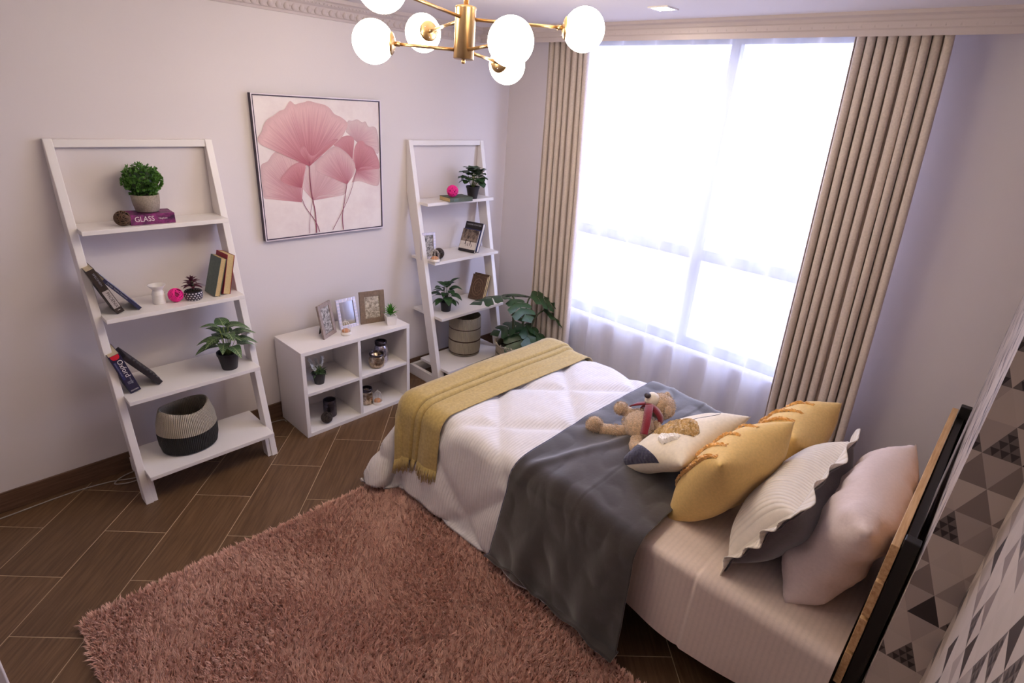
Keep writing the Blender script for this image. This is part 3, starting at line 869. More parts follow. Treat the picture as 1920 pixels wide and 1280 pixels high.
# second shelf, left ladder
m = lean((-2.926, 1.012), (-3.012, 1.244))
r = book('hardback_book', 'dark hardback with a pale band leaning against the left shelf leg', at(m, (-2.934, -0.232, S1[1] + .0005)), .036, .245, .16, 'cover_dark', 'page_paper')
MB().box((.003, -.0006, .03), (.033, 0, .128)).build('spine_band', 'band_grey', COVER[r.name])
spine_text(r, 'PHOENIX', .020, 'lettering_dark', .036, .118, 'title_lettering', x=.020)
spine_text(r, 'SPECIMEN', .012, 'lettering_grey', .036, .225, 'small_lettering', x=.020, sx=1.3)
spine_text(r, '1', .018, 'lettering_white', .036, .022, 'number_lettering', x=.018)
m = lean((-2.822, 1.010), (-2.952, 1.188))
r = book('hardback_book', 'slim dark blue book with a pastel cover sloping beside the dark hardback', at(m, (-2.838, -0.225, S1[1] + .0005)), .017, .215, .15, 'cover_blue', 'page_paper', front='cover_bluefront')
spine_text(r, 'Die Jahr Tabelle Classroom', .0105, 'lettering_grey', .017, .195, 'title_lettering', sx=1.0)
# upright books at the right end
def upright(name, label, O, top, yaw, th, h, d, cover, pages, front=None):
    """book standing with its cover facing left, leaning right; spine at the wall side"""
    Z = Vector(top).normalized(); Yd = Vector((math.sin(yaw), -math.cos(yaw), 0)); Yd = (Yd - Z * Z.dot(Yd)).normalized(); X = Yd.cross(Z)
    m = Matrix.Identity(4)
    for i in range(3): m[i][0] = X[i]; m[i][1] = Yd[i]; m[i][2] = Z[i]
    m.translation = Vector(O)
    return book(name, label, m, th, h, d, cover, pages, front=front)
# cover's left face is local x = 0 when X points right (Y away from the wall gives X to the left, so thickness runs left)
r = upright('hardback_book', 'worn teal hardback standing at the right end of the second shelf', (-2.462, -0.125, S1[1] + .0005), (0.30, 0, 1), 0.10, .030, .213, .115, 'cover_teal', 'page_old')
r = upright('hardback_book', 'worn red and brown hardback leaning behind the teal one', (-2.405, -0.105, S1[1] + .0005), (0.24, 0, 1), 0.10, .040, .222, .125, 'cover_red', 'page_old')

# third shelf, left ladder: dictionary and a dark ridged book propped against it
m = lean((-2.950, 0.600), (-3.006, 0.812))
r = book('dictionary', 'thick navy dictionary with red tab leaning on the third shelf', at(m, (-2.962, -0.285, S1[2] + .0005)), .050, .228, .15, 'cover_oxford', 'page_paper')
tb = MB(); pts = [(.006, .2275), (.006, .213), (.012, .204), (.025, .200), (.038, .204), (.044, .213), (.044, .2275)]
tb.add([(x, -.0007, z) for x, z in pts], [tuple(range(len(pts)))]); tb.build('red_tab', 'band_red', COVER[r.name])
spine_text(r, 'Oxford', .034, 'lettering_white', .050, .196, 'title_lettering', x=.031)
MB().box((.004, -.0005, .085), (.016, 0, .19)).build('blue_band', 'band_navy', COVER[r.name])
spine_text(r, 'Advanced Learner', .0085, 'lettering_grey', .050, .188, 'small_lettering', x=.010, sx=1.3)
spine_text(r, 'Dictionary', .009, 'lettering_grey', .050, .088, 'small_lettering', x=.034)
for k, (z, w_) in enumerate(((.066, .022), (.060, .026), (.054, .024))):
    MB().box((.014, -.0006, z), (.014 + w_, 0, z + .0022)).build('small_print', 'lettering_grey', COVER[r.name])
Mx = Matrix.Translation((.025, -.0004, .014)) @ Matrix.Rotation(PI / 2, 4, 'X')
text('OXFORD', .009, 'lettering_white', COVER[r.name], Mx, 'publisher_lettering', 1.0, 'CENTER')
m = lean((-2.806, 0.600), (-2.945, 0.795))
r = thing('ridged_book', 'black book with a ridged edge sloping against the dictionary', 'book', at(m, (-2.828, -0.27, S1[2] + .0005)))
MB().box((0, 0, 0), (.026, .14, .235)).build('body', 'cover_blacktext', r, bevel=.003)
for k in range(9): MB().sphere((.026, .004, .03 + k * .021), .006, 8, 6, (1, .8, 1.2)).build('ridge', 'cover_blacktext', r, smooth=True)

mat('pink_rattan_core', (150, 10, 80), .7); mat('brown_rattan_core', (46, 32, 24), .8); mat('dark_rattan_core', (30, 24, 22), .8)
# ================================================================== BALLS, POTS, PLANTS
def rattan_ball(name, label, loc, r, m, group=None, n=26, tr=None):
    t = thing(name, label, 'ball', loc, group=group)
    b = MB(); rs = random.Random(int(abs(loc[0] * 1000)))
    for k in range(n):
        ax = Vector((rs.gauss(0, 1), rs.gauss(0, 1), rs.gauss(0, 1))).normalized(); a = ax.orthogonal().normalized(); c = ax.cross(a)
        off = rs.uniform(-.35, .35) * r; rr = math.sqrt(max(r * r * .96 - off * off, 1e-6))
        b.tube([tuple(ax * off + a * (rr * math.cos(q * 2 * PI / 18)) + c * (rr * math.sin(q * 2 * PI / 18)) + Vector((0, 0, r))) for q in range(18)], tr or r * .05, 5, closed=True)
    b.build('strands', m, t, smooth=True)
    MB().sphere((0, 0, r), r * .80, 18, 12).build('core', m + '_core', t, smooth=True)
    return t
rattan_ball('rattan_ball', 'brown woven twig ball beside the purple book', (-2.812, -0.150, S1[0]), .036, 'brown_rattan')
rattan_ball('rattan_ball', 'bright pink woven ball between white burner and purple succulent', (-2.655, -0.195, S1[1]), .036, 'pink_rattan', n=26)

def pot_plain(t, r0, r1, h, m, soil=True, rim=.006, n=28):
    MB().lathe([(r0 * .0, 0), (r0, 0), (r1 - .001, h - rim * 2), (r1 + .002, h - rim * 2), (r1 + .003, h), (r1 - .004, h), (r1 - .006, h - rim * 2.5), (0, h - rim * 2.5)], n, cap0=False).build('pot', m, t, smooth=False, bevel=0)
    if soil: MB().lathe([(r1 - .006, h - rim * 2.2), (0.001, h - rim * 1.6)], n, cap0=False).build('soil', 'dark_soil', t, smooth=True)
def leaf_mesh(name, L, W, bend=0.4, fold=0.15, tip=1.0, n=8, shape='oval', m='leaf_dark', waves=0):
    """leaf along +x from the origin, curving down; shared mesh"""
    g = MB(); vs = []; fs = []
    for i in range(n + 1):
        t = i / n
        if shape == 'oval': w = math.sin(PI * min(1, t ** 0.8)) ** 0.8 * W / 2
        elif shape == 'heart': w = (1 - t) ** 0.75 * (1 - math.exp(-t * 14)) * 1.15 * W / 2
        elif shape == 'spear': w = (math.sin(PI * t ** 0.55) ** 0.9) * W / 2
        elif shape == 'round': w = math.sqrt(max(0, 1 - (2 * t - 1) ** 2)) * W / 2
        else: w = W / 2 * (1 - t ** 3) * (0.5 + 0.5 * min(1, t * 4))
        x = L * t * (1 - .12 * bend * t); z = -bend * L * t * t * .6 + .12 * L * math.sin(PI * t) * (1 - bend)
        wv = waves * W * math.sin(t * 16)
        vs += [(x, -w, z + fold * w + wv), (x, 0, z), (x, w, z + fold * w - wv)]
    for i in range(n):
        a = 3 * i; fs += [(a, a + 3, a + 4, a + 1), (a + 1, a + 4, a + 5, a + 2)]
    me = g.add(vs, fs).mesh(name, True); me.materials.append(MATS[m] if isinstance(m, str) else m); return me
def put_leaf(me, parent, base, az, el, s=1.0, roll=0.0, name='leaf', mod=True):
    o = bpy.data.objects.new(name, me); COL.objects.link(o); o.parent = parent
    o.matrix_basis = Matrix.Translation(base) @ Matrix.Rotation(az, 4, 'Z') @ Matrix.Rotation(-el, 4, 'Y') @ Matrix.Rotation(roll, 4, 'X') @ Matrix.Diagonal((s, s, s, 1))
    return o
def stems(t, pts, r=.0016, m='stem_green'):
    for p in pts: MB().tube(p, r, 6).build('stem', m, t, smooth=True)

# boxwood in a grey pot on the purple book
t = thing('potted_boxwood', 'bushy green boxwood in a round grey stone pot', 'potted plant', (-2.685, -0.098, S1[0] + .0515))
MB().lathe([(0, 0), (.046, 0), (.052, .006), (.060, .045), (.0625, .085), (.058, .085), (.055, .074), (0, .074)], 32, cap0=False).build('pot', 'concrete_pot', t, smooth=True)
MB().lathe([(.056, .076), (.001, .080)], 24, cap0=False).build('soil', 'dark_soil', t, smooth=True)
g = MB(); rs = random.Random(3)
for k in range(420):
    d = Vector((rs.gauss(0, 1), rs.gauss(0, 1), rs.gauss(0, .9))).normalized(); rr = .082 * (0.62 + .42 * rs.random())
    c = Vector((0, 0, .150)) + Vector((d.x * rr, d.y * rr, d.z * rr * .95))
    if c.z < .082: continue
    out = (d + Vector((rs.uniform(-.4, .4), rs.uniform(-.4, .4), rs.uniform(-.1, .6)))).normalized()
    for q in range(5):
        dd = (out + Vector((rs.uniform(-.8, .8), rs.uniform(-.8, .8), rs.uniform(-.8, .8)))).normalized(); s = dd.orthogonal().normalized()
        l, w_ = .017, .005
        g.add([c, c + dd * l * .5 + s * w_, c + dd * l, c + dd * l * .5 - s * w_], [(0, 1, 2, 3)])
o = g.build('foliage', 'leaf_boxwood', t); o['kind'] = 'stuff'
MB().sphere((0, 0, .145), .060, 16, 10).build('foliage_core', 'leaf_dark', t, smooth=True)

# white oil burner
t = thing('oil_burner', 'small white ceramic oil burner with a flared bowl on top', 'burner', (-2.728, -0.170, S1[1]))
MB().lathe([(0, .0), (.030, 0), (.031, .004), (.0295, .05), (.025, .066), (.022, .072), (.027, .080), (.040, .096), (.0415, .099), (.038, .098), (.024, .086), (0, .083)], 32, cap0=False).build('body', 'white_ceramic', t, smooth=True)
for z in (.012, .03, .048): MB().lathe([(.0312, z), (.0318, z + .002), (.0310, z + .004)], 32, cap0=False).build('relief_band', 'white_ceramic', t, smooth=True)

# purple succulent in a beaded bowl
t = thing('potted_succulent', 'dark purple succulent in a black and white beaded bowl', 'potted plant', (-2.572, -0.205, S1[1]))
MB().lathe([(0, 0), (.036, 0), (.042, .008), (.046, .025), (.044, .045), (.040, .049), (.037, .043), (0, .040)], 32, cap0=False).build('bowl', 'beaded_bowl', t, smooth=True)
MB().lathe([(.038, .043), (.001, .045)], 20, cap0=False).build('soil', 'dark_soil', t, smooth=True)
MB().tube([(0, 0, .04), (.004, 0, .075), (0, 0, .105)], .005, 8).build('stem', 'stem_dark', t, smooth=True)
lm = leaf_mesh('leaf', .056, .022, .1, .4, shape='oval', m='leaf_purple')
for ring, (n, z, el, s) in enumerate(((7, .068, .15, 1.05), (7, .082, .45, .92), (6, .094, .85, .75), (4, .10, 1.2, .6))):
    for k in range(n): put_leaf(lm, t, (0, 0, z), 2 * PI * k / n + ring * .5, el + random.uniform(-.12, .12), s)

# syngonium: pointed pale-veined leaves, black pot
def m_vein():
    tt = NT('leaf_veined'); co = tt.coord()
    sx = tt.new('ShaderNodeSeparateXYZ'); tt.l.new(co, sx.inputs[0])
    y = tt.math('ABSOLUTE', sx.outputs[1])
    mid = tt.math('LESS_THAN', y, 0.0016)
    s = tt.math('FRACT', tt.math('MULTIPLY', tt.math('SUBTRACT', sx.outputs[0], tt.math('MULTIPLY', y, 0.8)), 70.0))
    side = tt.math('LESS_THAN', s, 0.16)
    n = tt.noise(co, 60, 4, .7)
    base = tt.mix(tt.math('GREATER_THAN', n, .58), lin((58, 84, 52)), lin((96, 120, 80)))
    tt.base(tt.mix(tt.math('MAXIMUM', mid, tt.math('MULTIPLY', side, .6)), base, lin((150, 168, 120)))); tt.p(Roughness=.5); MATS['leaf_veined'] = tt.m
m_vein()
t = thing('potted_syngonium', 'pale-veined arrowhead plant in a black pot on the third shelf', 'potted plant', (-2.470, -0.285, S1[2]))
pot_plain(t, .040, .057, .100, 'black_plastic', rim=.008)
lm = leaf_mesh('leaf', .118, .088, .6, .12, shape='heart', m='leaf_veined', n=10)
rs = random.Random(9)
for k in range(20):
    a = k * 2.4 + rs.uniform(-.2, .2); tier = k / 20
    hh = .135 + .125 * tier + rs.uniform(-.01, .01); rr = .055 - .035 * tier
    b = (rr * math.cos(a), rr * math.sin(a), hh)
    stems(t, [[(0.012 * math.cos(a), .012 * math.sin(a), .085), (rr * .5 * math.cos(a), rr * .5 * math.sin(a), hh * .7), b]], .0016)
    put_leaf(lm, t, b, a, .15 + .25 * tier + rs.uniform(-.25, .2), rs.uniform(.8, 1.1))

# ================================================================== BASKETS
def basket(name, label, loc, prof, m, lip, inner_m=None, wob=None, handles=False):
    t = thing(name, label, 'basket', loc)
    b = MB().lathe(prof, 56)
    if wob: b.v = [wob(v) for v in b.v]
    b.build('wall', m, t, smooth=True, solid=.008)
    return t
basket('woven_basket', 'cream basket with a black lower half on the lowest left shelf', (-2.735, -0.275, S1[3] + .002),
       [(0.12, .004), (.138, .010), (.146, .05), (.148, .11), (.142, .17), (.126, .225), (.116, .25)], 'basket_two_tone', 0,
       wob=lambda v: (v[0] * (1 + .05 * math.sin(math.atan2(v[1], v[0]) * 2 + .8) * v[2] / .25), v[1] * .84, v[2] + .012 * (v[2] / .25) * math.sin(math.atan2(v[1], v[0]) * 2 + 1.2)))

# ================================================================== CABLE ON THE FLOOR
cp = [(-4.5, -.05, .004), (-4.0, -.045, .004), (-3.6, -.06, .004), (-3.3, -.05, .004), (-3.12, -.075, .004), (-3.02, -.12, .005), (-2.95, -.14, .006), (-3.03, -.16, .009), (-3.10, -.12, .009), (-3.04, -.07, .008), (-2.9, -.05, .004), (-2.6, -.05, .004), (-2.3, -.04, .004), (-2.12, -.06, .004), (-2.10, -.10, .004)]
tag(MB().tube(catmull(cp, 8), .0035, 6).build('power_cable', 'cable_white', None, smooth=True), 'thin pale cable lying looped along the dark baseboard', 'cable')

# ================================================================== ON THE CABINET
def photo_frame(name, label, base, yaw, tilt, w, h, bw, m, picm, inset=True, stripes=None):
    """base = middle of the lower edge; yaw turns the front away from -y; tilt leans back"""
    M = Matrix.Translation(base) @ Matrix.Rotation(yaw, 4, 'Z') @ Matrix.Rotation(-tilt, 4, 'X')
    t = thing(name, label, 'photo frame', M)
    d = .014
    for (a, b) in (((-w / 2, 0, 0), (-w / 2 + bw, d, h)), ((w / 2 - bw, 0, 0), (w / 2, d, h))): MB().box(a, b).build('frame_side', m, t, bevel=.0015)
    for (a, b) in (((-w / 2 + bw, 0, 0), (w / 2 - bw, d, bw)), ((-w / 2 + bw, 0, h - bw), (w / 2 - bw, d, h))): MB().box(a, b).build('frame_rail', m, t, bevel=.0015)
    MB().box((-w / 2 + bw, .006, bw), (w / 2 - bw, .010, h - bw)).build('print', picm, t)
    MB().box((-w / 2 + .004, d, .004), (w / 2 - .004, d + .003, h - .004)).build('backing', 'frame_back', t)
    # strut behind
    L_ = h * .62; ang = .38
    s = MB(); s.prism([(d + .003, h * .66), (d + .006, h * .66), (d + .006 + math.sin(ang) * L_, h * .66 - math.cos(ang) * L_ ), (d + .003 + math.sin(ang) * L_, h * .66 - math.cos(ang) * L_)], 0, -w * .16, w * .16)
    s.build('strut', 'frame_back', t)
    if stripes:
        k = 0
        for side in (0, 1):
            xx = -w / 2 if side == 0 else w / 2 - bw
            for q in range(9): MB().box((xx + .001, -.0012, .006 + q * h / 9), (xx + bw - .001, 0, .006 + q * h / 9 + .006), Matrix.Shear('XY', 4, (0, 0)) if False else None).build('ridge', stripes, t)
        for q in range(5):
            for zz in (0.001, h - bw + .001): MB().box((-w / 2 + bw + .004 + q * (w - 2 * bw) / 5, -.0012, zz), (-w / 2 + bw + .010 + q * (w - 2 * bw) / 5, 0, zz + bw - .002)).build('ridge', stripes, t)
    return t
CT = CH + .001
t = photo_frame('photo_frame', 'taupe photo frame turned sideways at the left of the cabinet top', (-1.805, -0.235, CT), .49, .16, .145, .225, .026, 'frame_taupe', 'print_photo')
t = photo_frame('photo_frame', 'silver ridged photo frame in the middle of the cabinet top', (-1.632, -0.188, CT), .03, .20, .150, .205, .022, 'frame_silver', 'mirror_silver', stripes='frame_edge')
t = photo_frame('photo_frame', 'brown photo frame with a sketch beside the small succulent', (-1.455, -0.205, CT), -.22, .10, .180, .228, .036, 'frame_walnut', 'print_sketch')
def lantern(label, loc, r=.033, h=.105, group=None):
    t = thing('candle_lantern', label, 'candle holder', loc, group=group)
    MB().lathe([(0, 0), (r, 0), (r + .001, .004), (r * .98, .022), (r * .92, .022), (r * .9, .006), (0, .006)], 24, cap0=False).build('dish', 'lantern_wire', t, smooth=True)
    for k in range(8):
        a = 2 * PI * k / 8
        MB().tube([(r * .95 * math.cos(a), r * .95 * math.sin(a), .02), (r * .97 * math.cos(a), r * .97 * math.sin(a), h * .55), (r * .6 * math.cos(a), r * .6 * math.sin(a), h * .8), (0, 0, h * .9)], .0011, 5).build('wire', 'lantern_wire', t, smooth=True)
    MB().tube([(.006 * math.cos(q * PI / 6), 0, h * .93 + .006 * math.sin(q * PI / 6)) for q in range(12)], .001, 5, closed=True).build('ring', 'lantern_wire', t, smooth=True)
    MB().lathe([(0, .006), (r * .72, .006), (r * .74, .03), (r * .5, .036), (0, .034)], 20, cap0=False).build('candle', 'candle_wax', t, smooth=True)
    return t
lantern('small wire lantern with an orange candle before the silver frame', (-1.713, -0.268, CT))
t = thing('potted_succulent', 'bright green spiky succulent in a white square pot on the cabinet', 'potted plant', (-1.372, -0.290, CT), (0, 0, -.35))
MB().add([(-.030, -.030, 0), (.030, -.030, 0), (.030, .030, 0), (-.030, .030, 0), (-.038, -.038, .066), (.038, -.038, .066), (.038, .038, .066), (-.038, .038, .066), (-.032, -.032, .066), (.032, -.032, .066), (.032, .032, .066), (-.032, .032, .066), (-.031, -.031, .056), (.031, -.031, .056), (.031, .031, .056), (-.031, .031, .056)],
         [(3, 2, 1, 0), (0, 1, 5, 4), (1, 2, 6, 5), (2, 3, 7, 6), (3, 0, 4, 7), (4, 5, 9, 8), (5, 6, 10, 9), (6, 7, 11, 10), (7, 4, 8, 11), (8, 9, 13, 12), (9, 10, 14, 13), (10, 11, 15, 14), (11, 8, 12, 15), (12, 13, 14, 15)]).build('pot', 'white_ceramic', t)
lm = leaf_mesh('leaf', .082, .019, -.15, .45, shape='spear', m='leaf_bright', n=7)
for ring, (n, el, s) in enumerate(((8, .45, .85), (8, .85, 1.0), (6, 1.15, 1.1), (3, 1.4, 1.15))):
    for k in range(n): put_leaf(lm, t, (0, 0, .060), 2 * PI * k / n + ring * .4, el + random.uniform(-.1, .1), s)

# flowering plant in the upper left compartment
t = thing('potted_flowers', 'small black pot with white plumes in the upper left compartment', 'potted plant', (-1.930, -0.275, .3155))
pot_plain(t, .030, .043, .078, 'black_plastic', rim=.006)
lm = leaf_mesh('leaf', .060, .010, .3, .2, shape='spear', m='leaf_grey', n=5)
rs = random.Random(5)
for k in range(46): put_leaf(lm, t, (rs.uniform(-.015, .015), rs.uniform(-.015, .015), .068), rs.uniform(0, 2 * PI), rs.uniform(.1, 1.3), rs.uniform(.7, 1.2))
for k, (a, tl, hh) in enumerate(((2.5, .5, .165), (3.6, .62, .15), (.4, .40, .17), (5.4, .3, .175), (1.4, .45, .15))):
    tip = Vector((math.cos(a) * tl * .1, math.sin(a) * tl * .1, hh))
    MB().tube([(0, 0, .07), tuple(tip * .8)], .0015, 5).build('stem', 'stem_green', t, smooth=True)
    d = (tip - Vector((0, 0, .06))).normalized(); p = MB()
    for q in range(90):
        c = tip - d * rs.uniform(0, .055); s = Vector((rs.gauss(0, 1), rs.gauss(0, 1), rs.gauss(0, 1))).normalized() * .013 + d * .012; o_ = s.orthogonal().normalized() * .004
        p.add([c, c + s * .5 + o_, c + s, c + s * .5 - o_], [(0, 1, 2, 3)])
    p.build('plume', 'white_petal', t)
# jars
def jar(label, loc, prof, m, lidm=None, lid=None, n=36, facets=None):
    t = thing('glass_jar', label, 'jar', loc)
    MB().lathe(prof, n, cap0=False).build('body', m, t, smooth=True)
    if lid: MB().lathe(lid, n, cap0=False).build('rim', lidm or m, t, smooth=True)
    return t
jar('round gold mercury-glass jar at the front of the upper right compartment', (-1.503, -0.300, .3155), [(0, 0), (.038, 0), (.050, .012), (.056, .04), (.054, .065), (.046, .085), (.044, .09), (.038, .088), (.030, .02), (0, .012)], 'mercury_gold', 'jar_dark', [(.0445, .086), (.050, .090), (.052, .100), (.048, .106), (.044, .104), (.044, .088)])
jar('tall silver mercury-glass jar behind the round gold one', (-1.428, -0.245, .3155), [(0, 0), (.042, 0), (.050, .010), (.052, .06), (.050, .10), (.040, .125), (.036, .135), (.032, .132), (.032, .02), (0, .012)], 'mercury_silver', 'jar_dark', [(.037, .132), (.043, .136), (.043, .158), (.038, .160), (.034, .158)])
jar('dark ribbed candle jar in the lower left compartment', (-1.853, -0.245, .0265), [(0, 0), (.040, 0), (.043, .004)] + [p for k in range(9) for p in ((.044, .010 + k * .009), (.0415, .0145 + k * .009))] + [(.044, .10), (.043, .122), (.038, .126), (.035, .12), (.034, .04), (0, .035)], 'jar_dark')
rattan_ball('rattan_ball', 'dark woven ball in front of the ribbed candle jar', (-1.918, -0.315, .0265), .038, 'dark_rattan')
jar('cut silver jar standing in the lower right compartment', (-1.570, -0.262, .0265), [(0, 0), (.038, 0), (.041, .006), (.041, .085), (.036, .095), (.034, .1), (.031, .098), (.031, .02), (0, .012)], 'mercury_gold', 'jar_dark', [(.035, .098), (.040, .102), (.040, .122), (.034, .124), (.030, .122)])
lantern('small wire lantern on the bottom of the lower right compartment', (-1.515, -0.315, .0265), .034, .112)

# ================================================================== RIGHT LADDER ITEMS
M = Matrix.Identity(4)
for i in range(3): M[i][0] = (0, 0, 1)[i]; M[i][1] = (.12, 1, 0)[i]; M[i][2] = (1, -.12, 0)[i]
m_ = frame_mtx((0, 0, 0), (0, 0, 1), (.10, 1, 0))
m_ = Matrix(((0, .10, .995, -.800), (0, .995, -.10, -.238), (1, 0, 0, S2[0] + .0005), (0, 0, 0, 1)))
r = book('hardback_book', 'flat grey-green book under a pink ball on the right ladder shelf', m_, .030, .205, .14, 'cover_green', 'page_old')
MB().box((.004, -.0006, .035), (.026, 0, .075)).build('spine_label', 'cover_teal', COVER[r.name])
rattan_ball('rattan_ball', 'bright pink woven ball on top of the flat green book', (-.742, -.195, S2[0] + .0315), .042, 'pink_rattan', n=26)
t = thing('potted_plant', 'round-leaved green plant in a black pot on the highest right shelf', 'potted plant', (-.512, -.165, S2[0]))
pot_plain(t, .034, .050, .092, 'black_plastic', rim=.007)
lm = leaf_mesh('leaf', .074, .074, .5, .15, shape='round', m='leaf_dark', n=8, waves=.03)
rs = random.Random(21)
for k in range(40):
    a = k * 2.4; tier = k / 40; hh = .125 + .085 * tier; rr = .05 * math.sin(PI * (.35 + .6 * tier))
    b = (rr * math.cos(a), rr * math.sin(a), hh); put_leaf(lm, t, b, a, -.1 + .9 * tier + rs.uniform(-.3, .3), rs.uniform(.75, 1.1))
    if k % 2 == 0: stems(t, [[(0, 0, .08), (b[0] * .5, b[1] * .5, hh * .75), b]], .0014)
# second shelf
photo_frame('photo_frame', 'silver photo frame on the right ladder beside the curved leg', (-.955, -.195, S2[1] + .001), -.18, .12, .125, .195, .020, 'frame_silver', 'print_photo', stripes='frame_edge')
lantern('small wire lantern with a candle on the right ladder shelf', (-.955, -.262, S2[1]), .036, .10)
rattan_ball('rattan_ball', 'dark woven ball beside the lantern on the right ladder', (-.880, -.215, S2[1]), .040, 'dark_rattan')
# two leaning picture books: covers face the camera side
def face_book(name, label, O, xdir, updir, w, h, th, cover, front, pages='page_white'):
    """O = lower left corner of the front cover; front cover spans xdir (w) and updir (h); thickness goes behind"""
    X = Vector(xdir).normalized(); Z = Vector(updir); Z = (Z - X * X.dot(Z)).normalized(); N = X.cross(Z)  # towards viewer is -N? Y = Z x X
    Y = Z.cross(X)
    m = Matrix.Identity(4)
    for i in range(3): m[i][0] = X[i]; m[i][1] = Y[i]; m[i][2] = Z[i]
    m.translation = Vector(O) + Vector((0, 0, max(0, -Y.z * th) + .0005)); t = thing(name, label, 'book', m)
    b = .0022
    COVER[t.name] = MB().box((0, 0, 0), (w, b, h)).build('front_cover', cover, t); MB().box((0, th - b, 0), (w, th, h)).build('back_cover', cover, t)
    MB().box((0, b, 0), (b, th - b, h)).build('spine', cover, t); MB().box((b, b + .0003, .002), (w - .003, th - b - .0003, h - .002)).build('pages', pages, t)
    return t
up_ = Vector((.46, 0, 1))
X_ = (.25, -.97, 0)
t = face_book('picture_book', 'dark photo-covered book leaning at the front on the right ladder', (-.598, -.112, S2[1]), X_, up_, .150, .178, .018, 'cover_blacktext', None)
MB().box((.002, -.0006, .020), (.148, 0, .080)).build('cover_print', 'cover_paleband', COVER[t.name]); MB().box((.002, -.0006, .080), (.148, 0, .176)).build('cover_print', 'cover_photo', COVER[t.name])
fig = MB()
for (x, z, r_) in ((.05, .075, .010), (.075, .055, .006), (.095, .068, .009), (.11, .05, .006), (.06, .05, .004)): fig.lathe([(0, 0), (r_, 0), (r_, .0004), (0, .0004)], 10, (0, 0, 0)) if False else fig.box((x - r_ / 3, -.001, z - r_ * 2), (x + r_ / 3, -.0006, z + r_ * 2))
fig.build('cover_figure', 'cover_blacktext', COVER[t.name])
t = face_book('picture_book', 'taller blue book leaning behind the photo-covered one', (-.576, -.104, S2[1]), X_, up_, .160, .225, .036, 'cover_navy', None)
MB().box((.001, -.0006, .17), (.159, 0, .224)).build('cover_print', 'cover_blacktext', COVER[t.name])
Mx = Matrix.Translation((.080, -.001, .203)) @ Matrix.Rotation(PI / 2, 4, 'X')
text('VAMPIRE HUNTERS', .017, 'lettering_grey', COVER[t.name], Mx, 'title_lettering', 0.9, 'CENTER')
# third shelf
t = thing('potted_plant', 'glossy green plant in a small dark pot on the third right shelf', 'potted plant', (-.830, -.250, S2[2]))
pot_plain(t, .036, .044, .075, 'black_plastic', rim=.006)
lm = leaf_mesh('leaf', .100, .060, .6, .15, shape='oval', m='leaf_dark', n=8)
rs = random.Random(31)
for k in range(22):
    a = k * 2.4 + rs.uniform(-.2, .2); tier = k / 22; hh = .085 + .125 * tier; rr = .045 * (1 - .5 * tier)
    b = (rr * math.cos(a), rr * math.sin(a), hh); put_leaf(lm, t, b, a, -.15 + .7 * tier + rs.uniform(-.25, .25), rs.uniform(.8, 1.15))
    stems(t, [[(0, 0, .06), (b[0] * .5, b[1] * .5, hh * .75), b]], .0014, 'stem_dark')
put_leaf(lm, t, (.03, .0, .20), -.6, 1.0, 1.0); stems(t, [[(0, 0, .06), (.02, 0, .14), (.03, 0, .20)]], .0014, 'stem_dark')
up_ = Vector((.40, 0, 1))
t = face_book('ornate_book', 'brown ornate hardback with an oval emblem leaning at the shelf end', (-.500, -.140, S2[2]), (.23, -.97, 0), up_, .140, .205, .024, 'cover_ornate', None, 'page_old')
ov = MB()
for (rx, rz, w_) in ((.048, .07, .005), (.030, .045, .004)):
    ov.tube([(.070 + rx * math.cos(q * PI / 16), -.0008, .102 + rz * math.sin(q * PI / 16)) for q in range(32)], w_ * .4, 5, closed=True)
ov.tube([(.008, -.0006, .008), (.132, -.0006, .008), (.132, -.0006, .197), (.008, -.0006, .197)], .0014, 4, closed=True)
ov.build('embossed_emblem', 'ornament_gold', COVER[t.name])
t = face_book('ornate_book', 'second brown ornate hardback pressed behind the emblem one', (-.474, -.132, S2[2]), (.23, -.97, 0), up_, .140, .210, .026, 'cover_ornate', None, 'page_old')
# lowest shelf
basket('woven_basket', 'tall pale basket with thin dark stripes on the lowest right shelf', (-.622, -.250, S2[3] + .002), [(.108, .004), (.122, .010), (.127, .05), (.127, .15), (.126, .25), (.124, .318), (.121, .323)], 'basket_striped', 0)
# ================================================================== MONSTERA
t = thing('potted_monstera', 'tall split-leaf monstera in a fringed woven planter beside the bed', 'potted plant', (-.44, -.68, 0))
MB().lathe([(.13, .004), (.15, .010), (.165, .10), (.172, .20), (.172, .30), (.168, .335)], 48).build('planter', 'planter_weave', t, smooth=True, solid=.009)
MB().lathe([(.160, .26), (.001, .268)], 32, cap0=False).build('soil', 'dark_soil', t, smooth=True)
fr = MB(); rs = random.Random(2)
for k in range(150):
    a = 2 * PI * k / 150; r0 = .172
    fr.tube([(r0 * math.cos(a), r0 * math.sin(a), .325), ((r0 + .006) * math.cos(a), (r0 + .006) * math.sin(a), .350 + rs.uniform(-.008, .008)), ((r0 + .012 + rs.uniform(0, .012)) * math.cos(a + rs.uniform(-.03, .03)), (r0 + .018) * math.sin(a), .362 + rs.uniform(-.02, .012))], .0018, 4)
o = fr.build('fringe', 'cream_linen', t, smooth=True); o['kind'] = 'stuff'
